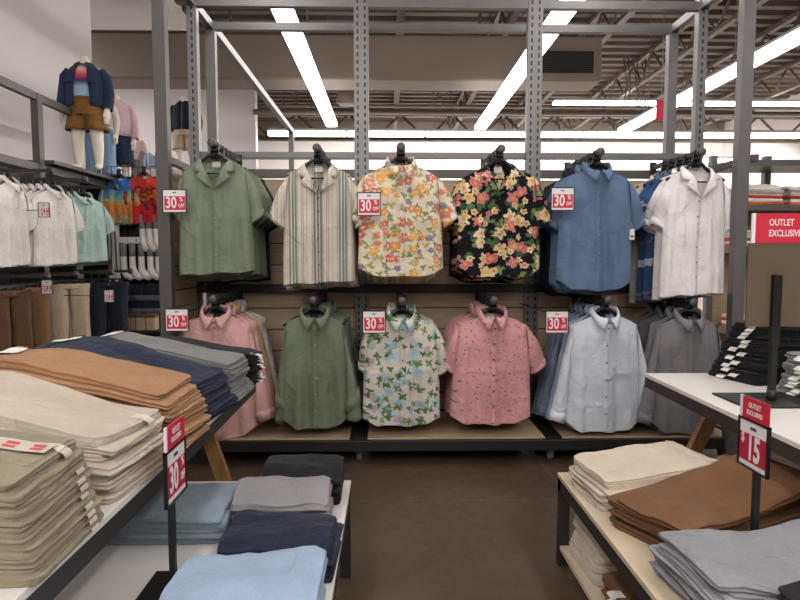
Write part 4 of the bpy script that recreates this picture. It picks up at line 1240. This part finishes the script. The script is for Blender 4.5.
# ------------------------------------------------------------------ end panel with tie-dye tees, socks
pa, pb_ = at(104, 180, 6.4), at(166, 320, 6.4)
e = empty('wire_panel', (0, 6.45, 0), 0, 'black wire display panel carrying tie dye tees and socks', 'display panel')
g = MB()
zt_ = at(120, 166, 6.4).z
for k in range(13):
    x = lerp(pa.x, pb_.x+.1, k/12); g.tube([(x, 0, .0), (x, 0, zt_)], .004, 5)
for k in range(18):
    z = lerp(.06, zt_, k/17); g.tube([(pa.x, 0, z), (pb_.x+.1, 0, z)], .004, 5)
g.build('wire_grid', M['black_metal'], e)
MB().box((pa.x-.28, .01, .0), (pb_.x+.1, .02, zt_-.1)).build('backing_panel', M['black_metal'], e)
tee = None
def kid_tee(px, py, mat, lab, sc):
    p = at(px, py, 6.3)
    t = shirt('tie_dye_tee', mat, hw=.2, L=.58, collar='crew', hem='straight', seed=51, placket=False)
    t.location = (p.x, 6.3, p.z); t.scale = (sc,)*3
    tag(t, lab, 'tee'); hang((p.x, 6.3, p.z), 0, 'black hanger holding the '+('blue' if 'blue' in lab else 'red')+(' tie dye tee at the back' if 'second' in lab else ' tie dye tee'), None).scale = (sc,)*3
    hk = MB().tube([(p.x, 6.28, p.z+HZ*sc-.006), (p.x, 6.46, p.z+HZ*sc-.006)], .006, 6).build('panel_hook', M['black_metal'], None, True)
    tag(hk, 'short black hook carrying the '+('blue' if 'blue' in lab else 'red')+(' tie dye tee at the back' if 'second' in lab else ' tie dye tee'), 'hook')
kid_tee(119, 177, F['tiedye_blue'], 'blue to orange tie dye tee on the wire panel', .84)
kid_tee(144, 175, F['tiedye_red'], 'red and black tie dye tee on the wire panel beside the tall post', .84)
def sock():
    e = empty('ankle_sock'); rows = []
    pth = [(0, 0, 0), (0, 0, -.08), (0, 0, -.17), (.0, -.0, -.22), (.03, 0, -.26), (.08, 0, -.275), (.12, 0, -.275)]
    rs = [.034, .036, .036, .04, .042, .036, .02]
    MB().tube(pth, rs, 12).build('foot', F['polo_white'], e, True)
    MB().tube([(0, 0, .002), (0, 0, -.11)], .037, 12).build('ribbed_leg', F['grey'], e, True)
    MB().box((-.045, -.012, -.005), (.045, .012, .05)).build('header_card', M['white_card'], e)
    return e
sk = sock()
n = 0
for r_, (py, pxs) in enumerate(((215, (140, 147, 154, 160)), (243, (121, 130, 139, 148, 156)), )):
    for i, px in enumerate(pxs):
        o = sk if n == 0 else copy_tree(sk); n += 1
        p = at(px, py, 6.25); o.location = (p.x, 6.3, p.z); o.scale = (.9, .9, 1.25)
        rowname = ('upper', 'lower')[r_]
        tag(o, f'white and grey sock pack, {["first", "second", "third", "fourth", "fifth"][i]} from the polo shirts on the {rowname} peg row', 'socks', 'sock packs on the wire panel')
        hk = None
# long white sock pack card
p = at(113, 222, 6.3)
e = empty('sock_card', p, 0, 'tall white packet of dark striped socks below the blue tie dye tee', 'socks')
MB().box((-.055, 0, -.62), (.055, .02, .02)).build('card', M['white_card'], e)
for k in (-1, 1): MB().bar((k*.02, -.006, -.1), (k*.028, -.006, -.5), .02, .008).build('stripe', M['ink'], e)
# dark caps and boxes low on panel
cap_lab = ['navy knit cap', 'black knit cap', 'charcoal knit cap', 'black knit beanie']
def cap():
    e = empty('knit_cap')
    rows = [[(r*math.cos(2*PI*j/16), r*.7*math.sin(2*PI*j/16), z) for j in range(16)] for z, r in ((-.10, .085), (-.06, .09), (0, .085), (.05, .06), (.07, .02))]
    MB().grid(rows, wrap=True).build('crown', F['navy'], e, True)
    rows = [[(r*math.cos(2*PI*j/16), r*.72*math.sin(2*PI*j/16), z) for j in range(16)] for z, r in ((-.055, .092), (-.06, .1), (-.11, .1), (-.115, .09))]
    MB().grid(rows, wrap=True).build('cuff', F['dgrey'], e, True)
    return e
cp = cap(); n = 0
for r_, (py, pxs) in enumerate(((232, (140, 150, 160)), (290, (124, 136, 148, 159)), (303, (122, 134, 146, 158)))):
    for i, px in enumerate(pxs):
        o = cp if n == 0 else copy_tree(cp); n += 1
        p = at(px, py, 6.3); o.location = (p.x, 6.36, p.z)
        tag(o, f'dark knit cap, {["first", "second", "third", "fourth"][i]} from the polo shirts in the {["top", "middle", "lowest"][r_]} row of caps', 'cap', 'knit caps on the wire panel')
bx = None
for i, px in enumerate((121, 131, 141, 151)):
    if bx is None:
        bx = empty('gift_box'); MB().box((-.045, -.06, 0), (.045, .06, .15)).build('carton', M['deck'], bx, bevel=.004); MB().box((-.048, -.063, .13), (.048, .063, .16)).build('lid', M['brown_card'], bx); o = bx
    else: o = copy_tree(bx)
    p = at(px, 330, 6.2); o.location = (p.x, 6.25, p.z)
    tag(o, f'tan carton, {["first", "second", "third", "fourth"][i]} from the navy trousers on the low shelf', 'box', 'tan cartons on the low shelf')
p = at(115, 330, 6.2)
sh_ = empty('low_shelf', (p.x, 6.25, 0), 0, 'dark low shelf under the tan cartons', 'shelf')
MB().box((-.15, -.12, p.z-.025), (.65, .15, p.z)).build('board', M['dark_metal'], sh_)
for x in (-.12, .62): MB().box((x-.015, -.1, 0), (x+.015, .13, p.z-.025)).build('side', M['dark_metal'], sh_)
# little distant mannequins' folded pile row above tees: distant kids' mannequins
for i, (px, pyt, mats) in enumerate(((134, 136, ('rose', 'dgrey')), (142, 150, ('grey', 'sage')), (149, 152, ('sky', 'denimlight')))):
    p = at(px, 170, 9.6)
    Hk = at(px, pyt, 9.6).z-p.z+.35
    mannequin('child_mannequin', ['small distant mannequin in pale pink top beyond the tie dye tees', 'small distant mannequin in grey top, between two others beyond the tees', 'small distant mannequin in light blue top, nearest the gondola post'][i], Hk, (p.x, 9.6, p.z-.35), 0, dict(jacket=(F[mats[0]], False), bottom=(F[mats[1]], .2, .09)))
p = at(120, 170, 9.6)
o = MB().box((-.4, -.3, 0), (.75, .3, p.z-.36)).build('display_plinth', M['wall'], None, loc=(p.x, 9.6, 0)); tag(o, 'long white plinth under the small distant mannequins', 'plinth')

# ------------------------------------------------------------------ shelving beyond the right post
e = empty('back_shelving', (0, 5.2, 0), 0, 'grey steel shelving with folded white stock behind the end post', 'shelving')
xs0, xs1 = at(738, 200, 5.2).x, at(830, 200, 5.2).x
shz = [at(770, y_, 5.2).z for y_ in (160, 205, 247, 330)]
for z in shz: MB().box((xs0, -.02, z-.05), (xs1+.6, .45, z)).build('shelf_board', M['steel'], e)
for x in (xs0, at(790, 200, 5.2).x+.05, xs1+.6): MB().box((x-.03, .40, 0), (x+.03, .46, shz[0]+.1)).build('shelf_post', M['steel'], e)
MB().box((xs0, .46, .2), (xs1+.6, .48, shz[1])).build('back_panel', M['deck'], e)
GS = 'folded stock on the back shelving'
F['orange'] = fabric('cotton orange', (214, 104, 58))
wm = [F['orange'], F['white'], F['tiedye_red'], F['bone'], F['bone'], F['polo_white'], F['rose']]
for i, (z, n_, lab) in enumerate(((shz[1], 6, 'upper'), (shz[2], 5, 'middle'), (shz[3], 4, 'lower'))):
    for j, x in enumerate((xs0+.42, xs0+.85)):
        stack(n_, .03, .30, .38, (x-.2, 5.2, z+.001), -PI/2, F['white'], 'folded_tee', 'pale folded tee', 'tee', f'the {["inner", "outer"][j]} pile on the {lab} back shelf', GS, seed=60+i*3+j, wave=.1, r=.01, bumps=1, top_tag=False, jit=.012, mats=wm)
o = None
b = MB(); xo = at(800, 300, 5.0).x
# ------------------------------------------------------------------ added fill lights, not fixtures of the store
def area(name, loc, sx, sy, power, rot=(0, 0, 0)):
    l = bpy.data.lights.new(name, 'AREA'); l.shape = 'RECTANGLE'; l.size = sx; l.size_y = sy; l.energy = power; l.color = (1, .97, .94)
    o = bpy.data.objects.new(name, l); C.objects.link(o); o.location = loc; o.rotation_euler = rot; return o
area('fill_light', (3.5, 14.6, 3.9), 11, 2.5, 1200, (math.radians(28), 0, 0))  # added fill, brightens the far wall and back zone
area('fill_light', (-6.0, 8.6, 4.6), 1.4, 2.0, 200)  # added fill for the alcove, kept out of view behind the wall
area('fill_light', (-.2, -1.6, 3.35), 5.0, 1.4, 112, (math.radians(62), 0, 0))  # added fill from behind the camera, lifts the shirt fronts and tables
# ------------------------------------------------------------------ world, camera
w = bpy.data.worlds.new('World'); bpy.context.scene.world = w; w.use_nodes = True
w.node_tree.nodes['Background'].inputs[0].default_value = (.75, .72, .7, 1); w.node_tree.nodes['Background'].inputs[1].default_value = .05
cam = bpy.data.cameras.new('Camera'); co = bpy.data.objects.new('Camera', cam); C.objects.link(co)
co.location = CAM; co.rotation_euler = (PI/2-PITCH, 0, -YAW)
cam.sensor_width = 36; cam.lens = 600/800*36; cam.clip_start = .02; cam.clip_end = 100
sc = bpy.context.scene; sc.camera = co
sc.view_settings.view_transform = 'Standard'
sc.view_settings.look = 'None'
sc.view_settings.exposure = 0.0
